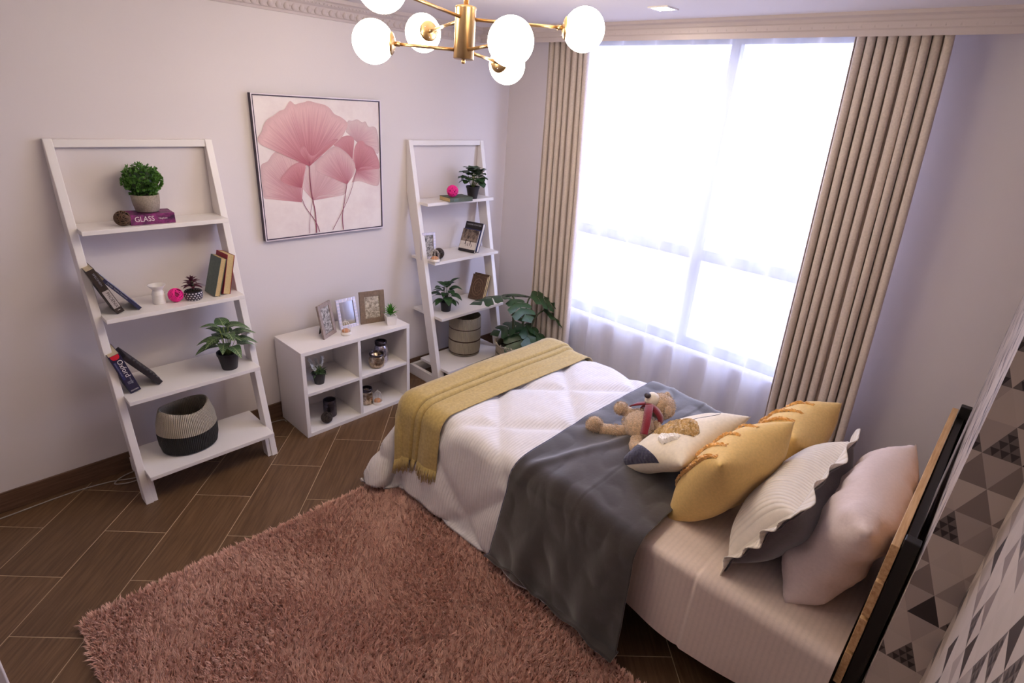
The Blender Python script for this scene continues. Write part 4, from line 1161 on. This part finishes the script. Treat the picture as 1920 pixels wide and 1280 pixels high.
def monstera_leaf(L, W, notches=4, bend=.5, mname='leaf_dark'):
    """heart-shaped blade cut into fingers; base at the origin, tip along +x"""
    g = MB()
    for side in (-1, 1):
        for k in range(notches + 1):
            t0 = k / (notches + 1) * .92; t1 = (k + .90) / (notches + 1) * .92 if k < notches else 1.0
            n = 6; rows = []
            for j in range(n + 1):
                s = j / n
                def wid(q): return W / 2 * (math.sin(PI * min(1, (q * .86 + .12))) ** .7)
                ta, tb = t0, t1; lead = .16 * s
                w_ = wid((t0 + t1) / 2 + .02)
                xa = (t0 * L) + lead * L * .8 + (0 if s < .8 else (s - .8) * .05 * L); xb = (t1 * L) + lead * L * .8 - (0 if s < .8 else (s - .8) * .3 * L)
                if k == notches: xb = L * (1.0 + .02) - s * L * .18
                yy = side * w_ * s
                def zz(x, y): return -bend * (x / L) ** 2 * L * .45 - .5 * bend * (y / W) ** 2 * W + .03 * L * math.sin(6 * x / L)
                rows.append([(xa, yy, zz(xa, yy)), ((xa + xb) / 2, yy, zz((xa + xb) / 2, yy) + .004), (xb, yy, zz(xb, yy))])
            vs = [p for r_ in rows for p in r_]; fs = []
            for j in range(n):
                for c in range(2): fs.append((3 * j + c, 3 * j + c + 1, 3 * j + c + 4, 3 * j + c + 3))
            g.add(vs, fs)
    # midrib strip closing the finger bases
    n = 10; vs = []; 
    for i in range(n + 1):
        x = L * 1.0 * i / n; z = -bend * (x / L) ** 2 * L * .45 + .03 * L * math.sin(6 * x / L) + .001
        vs += [(x, -.012 * (1.2 - i / n), z), (x, .012 * (1.2 - i / n), z)]
    g.add(vs, [(2 * i, 2 * i + 1, 2 * i + 3, 2 * i + 2) for i in range(n)])
    me = g.mesh('leaf', True); me.materials.append(MATS[mname]); return me
ml = monstera_leaf(.31, .30, 3)
def mleaf(hub, az, el, s, roll=0.0, base=(0.0, 0.0)):
    h = Vector(hub) - Vector((-.44, -.68, 0))
    put_leaf(ml, t, tuple(h), az, el, s, roll)
    MB().tube(catmull([(base[0], base[1], .26), (h.x * .25 + base[0] * .6, h.y * .25 + base[1] * .6, h.z * .62), (h.x * .7, h.y * .7, h.z * .92), tuple(h)], 5), [.006 + .0 * k for k in range(16)], 7).build('stem', 'stem_dark', t, smooth=True)
# world hub points, then azimuth of the tip
mleaf((-.56, -.66, .74), 2.75, .15, 1.0, .2, (-.06, 0)); mleaf((-.55, -.67, .73), -1.6, -.25, .80, .0, (-.06, 0)); mleaf((-.50, -.64, .735), .5, -.1, .8, -.1, (-.06, 0))
mleaf((-.36, -.70, .72), -.6, -.1, .80, .3, (.02, 0)); mleaf((-.26, -.76, .60), -.55, -.35, .95, .15, (.03, -.02))
mleaf((-.42, -.68, .485), -2.3, -.55, .95, 0, (0, -.02)); mleaf((-.40, -.68, .49), 2.6, -.05, .85, 0, (0, .01)); mleaf((-.38, -.68, .485), -.7, -.5, 1.0, 0, (.01, -.02)); mleaf((-.38, -.66, .50), .7, .35, .7, 0, (.01, .02)); mleaf((-.40, -.70, .48), -1.5, -.6, 1.0, 0, (.01, -.03))

# ================================================================== BED
bd = thing('plank_bed', 'bed frame with pine plank headboard and black metal posts', 'bed', (-1.21, -2.30, 0))
def bbox(name, a, b, m, bev=.003):
    MB().box((a[0] + 1.21, a[1] + 2.30, a[2]), (b[0] + 1.21, b[1] + 2.30, b[2])).build(name, m, bd, bevel=bev)
for z0, z1 in ((.875, 1.005), (.725, .862), (.575, .712), (.425, .562)): bbox('headboard_plank', (-1.805, -3.381, z0), (-.595, -3.359, z1), 'pine_plank', .002)
for x in (-1.80, -.635): bbox('post', (x, -3.422, 0), (x + .035, -3.383, 1.035), 'black_metal')
bbox('cross_bar', (-1.765, -3.410, .90), (-.635, -3.384, .985), 'black_metal'); bbox('cross_bar', (-1.765, -3.410, .55), (-.635, -3.384, .60), 'black_metal')
bbox('side_rail', (-1.790, -3.383, .19), (-1.750, -1.26, .30), 'dark_underside'); bbox('side_rail', (-.660, -3.383, .19), (-.620, -1.26, .30), 'dark_underside')
bbox('foot_rail', (-1.750, -1.30, .19), (-.660, -1.26, .30), 'dark_underside')
for k in range(9): bbox('slat', (-1.750, -3.25 + k * .225, .275), (-.660, -3.17 + k * .225, .297), 'pine_plank', .001)
for x in (-1.79, -.66):
    bbox('leg', (x, -1.30, 0), (x + .04, -1.26, .19), 'black_metal')

mt = MB().box((-1.795, -3.345, .302), (-.625, -1.235, .505)).build('mattress', 'sheet_cloth', None, bevel=.03, seg=4)
tag(mt, 'thick mattress under the covers on the bed', 'mattress')

# striped sheet draped over the head end
def profile(xf, xn, zt, dropf, dropn, rad, flare):
    P = []
    n = 8
    for k in range(n + 1): t = k / n; P.append((xf + rad + flare * .3 * dropf * (1 - t), zt - rad - dropf * (1 - t)))
    for k in range(1, n): a = PI / 2 * k / n; P.append((xf + rad * math.cos(a), zt - rad + rad * math.sin(a)))
    for k in range(31): t = k / 30; P.append((xf + (xn - xf) * t, zt))
    for k in range(1, n): a = PI / 2 * k / n; P.append((xn - rad * math.sin(a), zt - rad + rad * math.cos(a)))
    for k in range(25): t = k / 24; P.append((xn - rad - flare * dropn * t, zt - rad - dropn * t))
    s = [0]
    for i in range(1, len(P)): s.append(s[-1] + math.hypot(P[i][0] - P[i - 1][0], P[i][1] - P[i - 1][1]))
    return P, s
def along(P, s, d):
    d = min(max(d, 0), s[-1]); i = min(max(int(np.searchsorted(s, d)) - 1, 0), len(P) - 2); t = (d - s[i]) / max(s[i + 1] - s[i], 1e-9)
    x = P[i][0] + (P[i + 1][0] - P[i][0]) * t; z = P[i][1] + (P[i + 1][1] - P[i][1]) * t
    tx, tz = P[i + 1][0] - P[i][0], P[i + 1][1] - P[i][1]; L = math.hypot(tx, tz) or 1
    return x, z, (tz / L, -tx / L)    # outward normal in the x-z plane
Ps, Ss = profile(-.635, -1.800, .515, .34, .33, .016, .02)
def sheet(u, v):
    d = u * Ss[-1]; x, z, nn = along(Ps, Ss, d); y = -3.352 + v * (3.352 - 2.42)
    near = max(0, (d - (Ss[-1] - .34)) / .34)
    w = .004 * fbm(x * 6, y * 5, z * 4) + near * (.012 * math.sin((y + .2) * 9) + .006 * fbm(y * 6, z * 5, 3))
    # a pressed fold line
    f = .006 * max(0, min(1, (-2.865 - y) / .008)) - .003 * math.exp(-((y + 2.858) / .008) ** 2)
    k = w + f + .004
    if near > .9: z += .012 * math.sin(y * 7)
    return (x - abs(nn[0]) * 0 + nn[0] * -k * 0 + (-k if near > 0 else 0), y, z + (k if near <= 0 else 0))
o = MB().grid(sheet, 110, 150, lambda u, v: (u * Ss[-1], v * .93)).build('bed_sheet', 'sheet_cloth', None, smooth=True)
tag(o, 'pinkish striped bed sheet hanging over the near edge by the headboard', 'sheet')

# ------------------------------------------------------------------ duvet surface
XE, XF, YE, ZT, RHO = -1.825, -.700, -1.205, .562, .07
def drape_pt(p, q, zt=ZT, rho=RHO, floor=.045, xe=XE, flare=.14):
    dx = max(0, xe - p); df = max(0, p - XF); dy = max(0, q - YE)
    ox = dx if dx > 0 else df; sx = -1 if dx > 0 else 1
    r = math.hypot(ox, dy)
    if dx > 0 and dy > 0 and r > .575: r = .575 + .40 * (r - .575)
    bx = min(max(p, xe), XF); by = min(q, YE)
    if r < 1e-7: return Vector((bx, by, zt))
    nx, ny = sx * ox * (1.9 if (dy > 0 and dx > 0) else 1), dy; L = math.hypot(nx, ny); nx /= L; ny /= L
    if r < rho * PI / 2: th = r / rho; out = rho * math.sin(th); dn = rho * (1 - math.cos(th))
    else:
        l = r - rho * PI / 2; dn = rho + l; H = zt - floor
        crn = 2 * min(ox, dy) / (ox + dy) if dx > 0 else 0
        fl_ = (flare + .30 * crn) * min(l, H - rho); out = rho + fl_
        if dn > H: out += (dn - H) * (.55 if dx > 0 and dy > 0 else 1); dn = H
    return Vector((bx + nx * out, by + ny * out, zt - dn))
def drape_off(p, q, off, **kw):
    c = drape_pt(p, q, **kw); e = .004
    a = drape_pt(p + e, q, **kw) - drape_pt(p - e, q, **kw); b = drape_pt(p, q + e, **kw) - drape_pt(p, q - e, **kw)
    n = a.cross(b)
    if n.length < 1e-12: n = Vector((0, 0, 1))
    n.normalize()
    if n.z < -.2: n = -n
    return c + n * off
def puff(p, q):
    a = (p + q + 3.40) / .62; b = (p - q - .58) / .58
    da = abs(a - round(a)) * .62 * .707; db = abs(b - round(b)) * .58 * .707
    s = min(da, db)
    return .020 * (1 - math.exp(-(s / .045) ** 2)) - .004 * math.exp(-(s / .008) ** 2)
P0, P1, Q0, Q1 = XE - .575, XF + .42, -2.50, YE + .60
def duvet(u, v):
    p = P0 + (P1 - P0) * u; q = Q0 + (Q1 - Q0) * v
    over = max(0, (XE - p) / .575)
    und = max(0, min(1, (-1.985 - q) / .03))
    h = (puff(p, q) + .010 * fbm(p * 3, q * 3, 1.0) + .003 * fbm(p * 14, q * 14, 2)) * (1 - und)
    h -= .012 * und
    h += (1 - und) * over ** 1.5 * (.022 * math.sin(q * 8.5 + 1.0) + .012 * math.sin(q * 19))
    crn = min(max(0, XE - p), max(0, q - YE)); edge_ = min(1, max(0, (.575 - (XE - p)) / .12)) * min(1, max(0, (.60 - (q - YE)) / .12)); h += .045 * min(1, crn / .25) ** 2 * edge_
    c = drape_off(p, q, h)
    c.z = max(c.z, .048 + .012 * abs(fbm(c.x * 8, c.y * 8, 5)))
    return tuple(c)
o = MB().grid(duvet, 150, 150, lambda u, v: (P0 + (P1 - P0) * u, Q0 + (Q1 - Q0) * v)).build('duvet', 'duvet_cloth', None, smooth=True)
k = o.modifiers.new('thickness', 'SOLIDIFY'); k.thickness = .014; k.offset = -1
tag(o, 'white ribbed quilted duvet with diamond seams covering the foot of the bed', 'duvet')

# ------------------------------------------------------------------ grey throw blanket
gb = thing('throw_blanket', 'dark grey velvety blanket laid across the middle of the bed to the floor', 'blanket', (-1.9, -2.3, .03))
GP0, GP1 = XE - .62, XF + .30
def gedge(p):
    o_ = max(0, (XE - p) / .62); return (-2.645 - .050 * o_ - .03 * max(0, min(1, (p - XE) / 1.1)) * -1, -1.985 + .035 * o_ + .012 * math.sin(p * 4))
def grey(u, v):
    p = GP0 + (GP1 - GP0) * u; a, b = gedge(p); q = a + (b - a) * v
    over = max(0, (XE - p) / .62); flat = 1 - min(1, over * 4)
    zt = ZT + .016 - .030 * max(0, min(1, (-2.36 - q) / .22))
    w = .012 * abs(fbm(p * 5 + q * 3, q * 9 - p * 3, 4)) + .010 * fbm(p * 2.2, q * 6, 8)
    w += .016 * flat * math.exp(-((q + 2.30 - .22 * (p + 1.5)) / .03) ** 2) * (0.5 + .5 * math.sin(p * 5)) + .012 * math.exp(-((q + 2.16 + .35 * (p + 1.6)) / .025) ** 2) * flat
    w += .005 * max(0, min(1, (v - .45) / .012)) * flat + over * (.014 + .012 * math.sin(q * 15 + 2.0) + .008 * math.sin(q * 33 + p * 4)) + .006
    c = drape_off(p, q, w + .010, zt=zt, floor=.05, xe=XE - .004)
    c.z = max(c.z, .050)
    return tuple(c - Vector((-1.9, -2.3, .03)))
GC = o = MB().grid(grey, 160, 130, lambda u, v: (u, v)).build('cloth', 'grey_velvet', gb, smooth=True)
k = o.modifiers.new('thickness', 'SOLIDIFY'); k.thickness = .004; k.offset = 1
MB().tube([grey(u / 90, 1.0) for u in range(91)], .005, 6).build('piping', 'navy_piping', GC, smooth=True)

# ------------------------------------------------------------------ mustard throw with fringe
mu = thing('throw_blanket', 'mustard throw with fringed ends folded across the foot of the bed', 'blanket', (-1.9, -1.3, .25))
MP0, MP1 = XE - .34, XF + .22
MQ0, MQ1 = -1.495, -1.10
def mus(u, v, lift=0):
    p = MP0 + (MP1 - MP0) * u + .045 * (.5 - v) * max(0, 1 - 2 * u); q = MQ0 + (MQ1 - MQ0) * v
    over = max(0, (XE - p) / .34)
    q += over * (.02 * (v - .3)) + .012 * math.sin(p * 3) * (1 - v)
    h = .024 + .010 * fbm(p * 3, q * 3, 1.0) * .8 + .006 * abs(fbm(p * 4, q * 12, 6)) + lift
    # folded layers: two raised folds running the length
    st = lambda c: max(0, min(1, (v - c) / .012))
    ff = .013 * st(.40) + .014 * st(.50) - .006 * math.exp(-((v - .395) / .012) ** 2) - .007 * math.exp(-((v - .495) / .012) ** 2)
    h += ff + over * .012 * math.sin(q * 26 + 1)
    return tuple(drape_off(p, q, h) - Vector((-1.9, -1.3, .25)))
MC = o = MB().grid(mus, 130, 170).build('cloth', 'mustard_knit', mu, smooth=True)
k = o.modifiers.new('thickness', 'SOLIDIFY'); k.thickness = .006; k.offset = 1
rs = random.Random(4); fr = MB()
for k in range(120):
    v = (k + rs.uniform(0, .8)) / 120
    a = Vector(mus(0, v, .004)); b = Vector(mus(.02, v, .004)); d = (a - b).normalized()
    L_ = .060 + rs.uniform(-.012, .02); s = Vector((0, 1, 0)) * rs.uniform(-.014, .014)
    fr.tube([tuple(a - d * .01), tuple(a + d * L_ * .5 + s * .4 + Vector((-.004, 0, 0))), tuple(a + d * L_ + s + Vector((rs.uniform(-.01, .004), 0, 0)))], [.0034, .0030, .0022], 5)
o = fr.build('fringe', 'mustard_knit', MC, smooth=True); o['kind'] = 'stuff'

# ================================================================== CUSHIONS
def cushion_fn(w, h, t, pinch=.08, p=2.6, seed=0, wr=.006, sag=0.0):
    def f(u, v, side):
        a, b = 2 * u - 1, 2 * v - 1
        x = a * w / 2 * (1 - pinch * (1 - b * b) * abs(a) ** 3 * -1 * -1); y = b * h / 2 * (1 - pinch * (1 - a * a) * abs(b) ** 3)
        k = max(0, (1 - abs(a) ** p)) * max(0, (1 - abs(b) ** p)); z = side * t / 2 * k ** .55
        z += side * wr * fbm(x * 9, y * 9, seed + side * 3) * min(1, k * 4) + side * wr * .8 * abs(fbm(x * 4 + y * 7, y * 3 - x * 5, seed)) * min(1, k * 4)
        y -= sag * (1 - a * a) * (b + 1) / 2
        return (x, y, z)
    return f
FACE = {}
def cushion(name, label, cat, mtx, w, h, t, mf, mb=None, **kw):
    r = thing(name, label, cat, mtx); f = cushion_fn(w, h, t, **kw); n = 40
    if mb is None:
        g = MB(); g.grid(lambda u, v: f(u, v, 1), n, n, lambda u, v: (u * w, v * h)); g.grid(lambda u, v: f(1 - u, v, -1), n, n, lambda u, v: (u * w, v * h))
        FACE[r.name] = o = g.build('cover', mf, r, smooth=True); wd_ = o.modifiers.new('weld', 'WELD'); wd_.merge_threshold = .0008
    else:
        FACE[r.name] = MB().grid(lambda u, v: f(u, v, 1), n, n, lambda u, v: (u * w, v * h)).build('front_cover', mf, r, smooth=True)
        MB().grid(lambda u, v: f(1 - u, v, -1), n, n, lambda u, v: (u * w, v * h)).build('back_cover', mb, r, smooth=True)
    return r, f
def patch(r, f, name, m, fn, n=20, mrows=6, off=.004, side=1, rough=.002):
    """thin raised patch on the cushion's face; fn(s,t)->(u,v)"""
    def q(s, t):
        u, v = fn(s, t); a = Vector(f(u, v, side)); e = .01
        du = Vector(f(min(u + e, 1), v, side)) - Vector(f(max(u - e, 0), v, side)); dv = Vector(f(u, min(v + e, 1), side)) - Vector(f(u, max(v - e, 0), side))
        nn = du.cross(dv); nn = nn.normalized() if nn.length > 1e-9 else Vector((0, 0, 1))
        edge = min(s, 1 - s, t, 1 - t); o_ = off * min(1, edge * 6) + rough * random.uniform(-1, 1)
        return tuple(a + nn * (o_ + .0008) * (1 if nn.z * side > 0 else -1))
    return MB().grid(q, n, mrows).build(name, m, FACE[r.name], smooth=False)
def pose(center, xdir, ydir, roll=0.0):
    """cushion axes: xdir = width, ydir = height; face looks along x cross y"""
    m = frame_mtx(center, xdir, ydir)
    return m @ Matrix.Rotation(roll, 4, 'Z')
# The face (local +z) must look towards the foot of the bed (+y) and up.  width -> -x (near), height -> up the headboard.
# sleeping pillow against the headboard
r, f = cushion('bed_pillow', 'plain pinkish pillow propped against the headboard', 'pillow', pose((-1.335, -3.222, .730), (-1, 0, 0), (0, -.15, .42)), .75, .46, .22, 'pillow_cotton', pinch=.06, p=3.8, seed=2, wr=.030)
# ribbed sham with grey back and ruffled flange
W_, H_ = .70, .37
r, f = cushion('sham_pillow', 'cream ribbed pillow with ruffled edge and grey velvet back', 'pillow', pose((-1.36, -3.015, .715), (-1, .02, 0), (0, -.19, .40)), W_, H_, .25, 'ribbed_cream', 'grey_plush', pinch=.06, p=3, seed=5, wr=.006)
def flange(side, off, width, m, nm, amp):
    g = MB(); n = 260; per = []
    for k in range(n):
        s = 4 * k / n; e = int(s); t = s - e
        u, v = ((t, 0), (1, t), (1 - t, 1), (0, 1 - t))[e]
        dr_ = Vector(((0, -1), (1, 0), (0, 1), (-1, 0))[e])
        # blend direction at the corners
        c = Vector((u - .5, v - .5)); 
        if min(t, 1 - t) < .06: dr_ = (dr_ + c.normalized() * (1 - min(t, 1 - t) / .06) * 1.5).normalized()
        b = Vector(f(u, v, 1)); per.append((b, Vector((dr_.x, dr_.y, 0)), k))
    vs = []
    for b, d, k in per:
        w1 = amp * math.sin(k * .36) + amp * .8 * math.sin(k * .17 + 1)
        for j in range(5):
            t = j / 4; vs.append(tuple(b + d * (width * t) + Vector((0, 0, off * t + w1 * t))))
    fs = [(5 * k + j, 5 * ((k + 1) % n) + j, 5 * ((k + 1) % n) + j + 1, 5 * k + j + 1) for k in range(n) for j in range(4)]
    uvs = [(j / 4, k / n * 2.4) for k in range(n) for j in range(5)]
    g.add(vs, fs, uvs).build(nm, m, r, smooth=True, solid=.004)
flange(1, .006, .060, 'ruffle_ribs', 'ruffle', .013)
flange(1, -.006, .030, 'grey_plush', 'ruffle_lining', .005)

# mustard cushions with tufted stripes
def must(label, mtx, s, seed):
    r, f = cushion('throw_cushion', label, 'cushion', mtx, s, s, .24, 'mustard_linen', pinch=.09, seed=seed, wr=.010)
    for k, (x0, x1, bow) in enumerate(((.10, .30, .10), (.30, .52, .12), (.52, .72, .12), (.74, .90, .08))):
        def band(s_, t_, x0=x0, x1=x1, bow=bow):
            v = .06 + .88 * s_; c = x0 + (x1 - x0) * s_ + bow * math.sin(PI * s_) * .5
            return (min(max(c + (t_ - .5) * .046, .01), .99), v)
        patch(r, f, 'tufted_stripe', 'mustard_tuft', band, 60, 5, .010, 1, .004)
    return r
must('mustard cushion with tufted stripes at the front, nearest the camera', pose((-1.42, -2.765, .735), (-.98, .20, -.10), (.12, -.42, .85)), .48, 12)
must('mustard cushion with tufted stripes half hidden at the back', pose((-.93, -2.83, .715), (-.97, .12, -.10), (0, -.52, .76)), .44, 17)

# cream cushion with navy corner and ochre tufts
r, f = cushion('throw_cushion', 'cream patterned cushion with navy corner and shaggy ochre patch', 'cushion', pose((-1.31, -2.50, .700), (-.97, .13, -.13), (-.10, -.78, .54)), .52, .42, .17, 'cream_linen', pinch=.08, seed=23, wr=.008)
def corner_patch(s_, t_): return (1 - .30 * (1 - t_) * (1 - s_ * .0) * (1 - .0) * (1 - s_) - .002, .004 + .62 * s_ * 1.0) 
patch(r, f, 'navy_corner', 'navy_tuft', lambda s_, t_: (.996 - .30 * (1 - t_) * (1 - s_) ** .9, .006 + .66 * s_), 24, 10, .003, 1, .0012)
patch(r, f, 'ochre_patch', 'ochre_tuft', lambda s_, t_: (.58 - .07 * math.sin(s_ * 3.1) + .04 * s_ + (t_ - .5) * (.26 * math.sin(PI * (s_ * .8 + .15)) + .05), .32 + .58 * s_), 50, 16, .014, 1, .006)
patch(r, f, 'white_patch', 'white_tuft', lambda s_, t_: (.70 + .14 * t_ * (1 - abs(2 * s_ - 1) * .6), .50 + .28 * s_), 30, 10, .018, 1, .003)
MB().tube([tuple(Vector(f(.10 + .32 * k / 30, .72 + .10 * math.sin(k / 30 * 5), 1)) + Vector((0, 0, .0008))) for k in range(31)], .0011, 4).build('stitched_line', 'navy_tuft', FACE[r.name], smooth=True)

# ================================================================== TEDDY BEAR
tb = thing('teddy_bear', 'tan teddy bear with a dark red scarf lying against the cream cushion', 'teddy bear', (-1.205, -2.225, .585)); tb.scale = (1.18, 1.18, 1.18)
O_ = Vector((-1.20, -2.27, .585))
def blob(name, c, r, sq=(1, 1, 1), rotz=0.0, m='teddy_fur', fuzz=0.06, roty=0.0, parent=None, n=(26, 16)):
    M = Matrix.Rotation(rotz, 3, 'Z') @ Matrix.Rotation(roty, 3, 'Y')
    d = (lambda v: fuzz * mnoise.noise(v * 6) + fuzz * .8 * mnoise.noise(v * 14)) if fuzz else None
    return MB().sphere(tuple(Vector(c) - O_), r, n[0], n[1], sq, d, M).build(name, m, parent or tb, smooth=True)
def limb(name, pts, rad, m='teddy_fur'):
    P = catmull([tuple(Vector(p) - O_) for p in pts], 6); n = len(P); R_ = []
    for i in range(n):
        s = i / (n - 1) * (len(rad) - 1); k = min(int(s), len(rad) - 2); R_.append((rad[k] + (rad[k + 1] - rad[k]) * (s - k)) * (1 + .06 * random.uniform(-1, 1)))
    # rounded ends
    return MB().tube(P, R_, 14).build(name, m, tb, smooth=True)
blob('body', (-1.245, -2.285, .642), .068, (1.15, .95, .85), .35)
hd_ = blob('head', (-1.105, -2.305, .690), .058, (1, 1, .95), .3)
blob('muzzle', (-1.142, -2.275, .722), .034, (1.0, .95, 1.05), .4, 'teddy_muzzle', .02, parent=hd_)
blob('nose', (-1.166, -2.262, .748), .0145, (1.1, 1, .8), .4, 'teddy_nose', .0, parent=hd_)
blob('ear', (-1.135, -2.352, .700), .024, (1, .7, 1), .4, parent=hd_); blob('ear', (-1.058, -2.300, .722), .021, (1, .7, 1), .4, parent=hd_)
for e in ((-1.136, -2.322, .716), (-1.112, -2.262, .734)): blob('eye', e, .0055, m='black_plastic', fuzz=0, n=(10, 8), parent=hd_)
limb('leg', [(-1.275, -2.275, .625), (-1.315, -2.215, .607), (-1.350, -2.160, .606)], [.026, .027, .030]); blob('foot', (-1.362, -2.142, .622), .034, (.85, .95, 1.15), .3)
limb('leg', [(-1.295, -2.315, .622), (-1.335, -2.330, .604), (-1.355, -2.345, .602)], [.026, .026, .028]); blob('foot', (-1.362, -2.350, .606), .028, (.9, 1, 1), .3)
limb('arm', [(-1.205, -2.245, .662), (-1.205, -2.205, .655), (-1.215, -2.180, .660)], [.020, .023, .026]); blob('paw', (-1.218, -2.176, .664), .029, (1, 1, 1.0), .3)
limb('arm', [(-1.190, -2.330, .655), (-1.215, -2.370, .630), (-1.245, -2.385, .615)], [.020, .022, .024])
# fuzz tufts
fz = MB(); rs = random.Random(6)
for c, r_ in (((-1.245, -2.285, .642), .070), ((-1.105, -2.305, .690), .058), ((-1.362, -2.142, .622), .034), ((-1.135, -2.352, .700), .024), ((-1.315, -2.215, .607), .029), ((-1.218, -2.176, .664), .029)):
    for k in range(int(16000 * r_)):
        d = Vector((rs.gauss(0, 1), rs.gauss(0, 1), rs.gauss(0, 1))).normalized(); b = Vector(c) - O_ + d * r_ * .98
        s = (d + Vector((rs.uniform(-.9, .9), rs.uniform(-.9, .9), rs.uniform(-.9, .9)))).normalized(); o_ = s.orthogonal().normalized() * .0013
        fz.add([b - o_, b + o_, b + s * .010], [(0, 1, 2)])
o = fz.build('fuzz', 'teddy_fur', tb); o['kind'] = 'stuff'
# scarf: ring round the neck and two tails
nc = Vector((-1.172, -2.297, .668)) - O_; ax = (Vector((-1.105, -2.305, .690)) - Vector((-1.245, -2.285, .642))).normalized(); a_ = ax.orthogonal().normalized(); b_ = ax.cross(a_)
rg = MB(); vs = []
for k in range(28):
    t = 2 * PI * k / 28
    for j, (w, rr) in enumerate(((-.016, .053), (0, .058), (.016, .055), (.012, .048), (-.012, .047))): vs.append(tuple(nc + ax * w + (a_ * math.cos(t) + b_ * math.sin(t)) * rr))
rg.add(vs, [(5 * k + j, 5 * ((k + 1) % 28) + j, 5 * ((k + 1) % 28) + (j + 1) % 5, 5 * k + (j + 1) % 5) for k in range(28) for j in range(5)]); rg.build('scarf', 'red_felt', tb, smooth=True)
def tail(pts, w):
    P = catmull([tuple(Vector(p) - O_) for p in pts], 6); g = MB(); vs = []
    for i, p in enumerate(P):
        p = Vector(p); d = (Vector(P[min(i + 1, len(P) - 1)]) - Vector(P[max(i - 1, 0)])).normalized(); s = d.cross(Vector((0, .3, 1))).normalized() * w
        vs += [tuple(p - s), tuple(p + s)]
    g.add(vs, [(2 * i, 2 * i + 1, 2 * i + 3, 2 * i + 2) for i in range(len(P) - 1)]); g.build('scarf_tail', 'red_felt', tb, smooth=True, solid=.006)
tail([(-1.195, -2.292, .722), (-1.235, -2.312, .716), (-1.280, -2.335, .690), (-1.312, -2.348, .655)], .017)
tail([(-1.190, -2.270, .722), (-1.205, -2.235, .708), (-1.200, -2.215, .690)], .015)

# ================================================================== RUG
RX0, RX1, RY0, RY1 = -3.475, -1.965, -3.30, -1.035
rg_ = thing('shag_rug', 'dusty pink shaggy rug on the floor beside the bed', 'rug', ((RX0 + RX1) / 2, (RY0 + RY1) / 2, 0), (0, 0, -.022))
RW, RL = (RX1 - RX0) / 2, (RY1 - RY0) / 2
def rr_poly(w, l, rad, n=6):
    P = []
    for cx, cy, a0 in ((w - rad, l - rad, 0), (-w + rad, l - rad, PI / 2), (-w + rad, -l + rad, PI), (w - rad, -l + rad, 1.5 * PI)):
        for k in range(n + 1): a = a0 + PI / 2 * k / n; P.append((cx + rad * math.cos(a), cy + rad * math.sin(a)))
    return P
MB().prism(rr_poly(RW - .01, RL - .01, .05), 2, .001, .018).build('backing', 'rug_base', rg_)
N = 300000
x = rng.uniform(-RW + .006, RW - .006, N); y = rng.uniform(-RL + .006, RL - .006, N)
cx_ = np.abs(x) - (RW - .05); cy_ = np.abs(y) - (RL - .05)
keep = ~((cx_ > 0) & (cy_ > 0) & (np.hypot(cx_, cy_) > .046)) & (np.abs(y) < RL)
x, y = x[keep], y[keep]; N = len(x)
# clump the strands: each leans towards a nearby centre
g_ = .0125
jx = np.floor(x / g_); jy = np.floor(y / g_)
hsh = lambda a, b, s: np.modf(np.abs(np.sin(a * 12.9898 + b * 78.233 + s) * 43758.5453))[0]
ccx = (jx + .2 + .6 * hsh(jx, jy, 1.0)) * g_; ccy = (jy + .2 + .6 * hsh(jx, jy, 2.0)) * g_
tilt = (hsh(jx, jy, 3.0) - .5) * .042; tilt2 = (hsh(jx, jy, 4.0) - .5) * .042
wave = .004 * np.sin(x * 7 + 2 * np.sin(y * 5)) ; wave2 = .004 * np.cos(y * 8 + 2 * np.sin(x * 6))
tx = (ccx - x) * .45 + tilt * .55 + wave + rng.normal(0, .004, N); ty = (ccy - y) * .45 + tilt2 * .55 + wave2 + rng.normal(0, .004, N)
edge = np.minimum(RW - np.abs(x), RL - np.abs(y)); ef = np.clip(1 - edge / .03, 0, 1)
sxo = np.where(RW - np.abs(x) < .03, np.sign(x), 0); syo = np.where(RL - np.abs(y) < .03, np.sign(y), 0)
tx += sxo * .018 * ef; ty += syo * .018 * ef
hgt = (.028 + rng.normal(0, .003, N) - .006 * hsh(jx, jy, 5.0)) * (1 - .35 * ef)
ang = rng.uniform(0, 2 * PI, N); wx, wy = np.cos(ang) * .0018, np.sin(ang) * .0018
V = np.empty((N, 5, 3), dtype=np.float32)
V[:, 0] = np.stack([x - wx, y - wy, np.full(N, .012)], 1); V[:, 1] = np.stack([x + wx, y + wy, np.full(N, .012)], 1)
mx_, my_, mz_ = x + tx * .45, y + ty * .45, .012 + hgt * .62
V[:, 2] = np.stack([mx_ + wx, my_ + wy, mz_], 1); V[:, 3] = np.stack([mx_ - wx, my_ - wy, mz_], 1)
V[:, 4] = np.stack([x + tx, y + ty, .012 + hgt], 1)
me = bpy.data.meshes.new('pile'); me.vertices.add(N * 5); me.vertices.foreach_set('co', V.ravel())
base = np.arange(N, dtype=np.int32) * 5
lp = np.empty((N, 7), dtype=np.int32)
for k, q in enumerate((0, 1, 2, 3, 3, 2, 4)): lp[:, k] = base + q
me.loops.add(N * 7); me.loops.foreach_set('vertex_index', lp.ravel())
me.polygons.add(N * 2)
ls = np.empty((N, 2), dtype=np.int32); ls[:, 0] = np.arange(N) * 7; ls[:, 1] = np.arange(N) * 7 + 4
lt = np.empty((N, 2), dtype=np.int32); lt[:, 0] = 4; lt[:, 1] = 3
me.polygons.foreach_set('loop_start', ls.ravel()); 
try: me.polygons.foreach_set('loop_total', lt.ravel())
except Exception: pass
me.update(calc_edges=True); me.validate()
o = link('pile', me, 'rug_pile', rg_); o['kind'] = 'stuff'
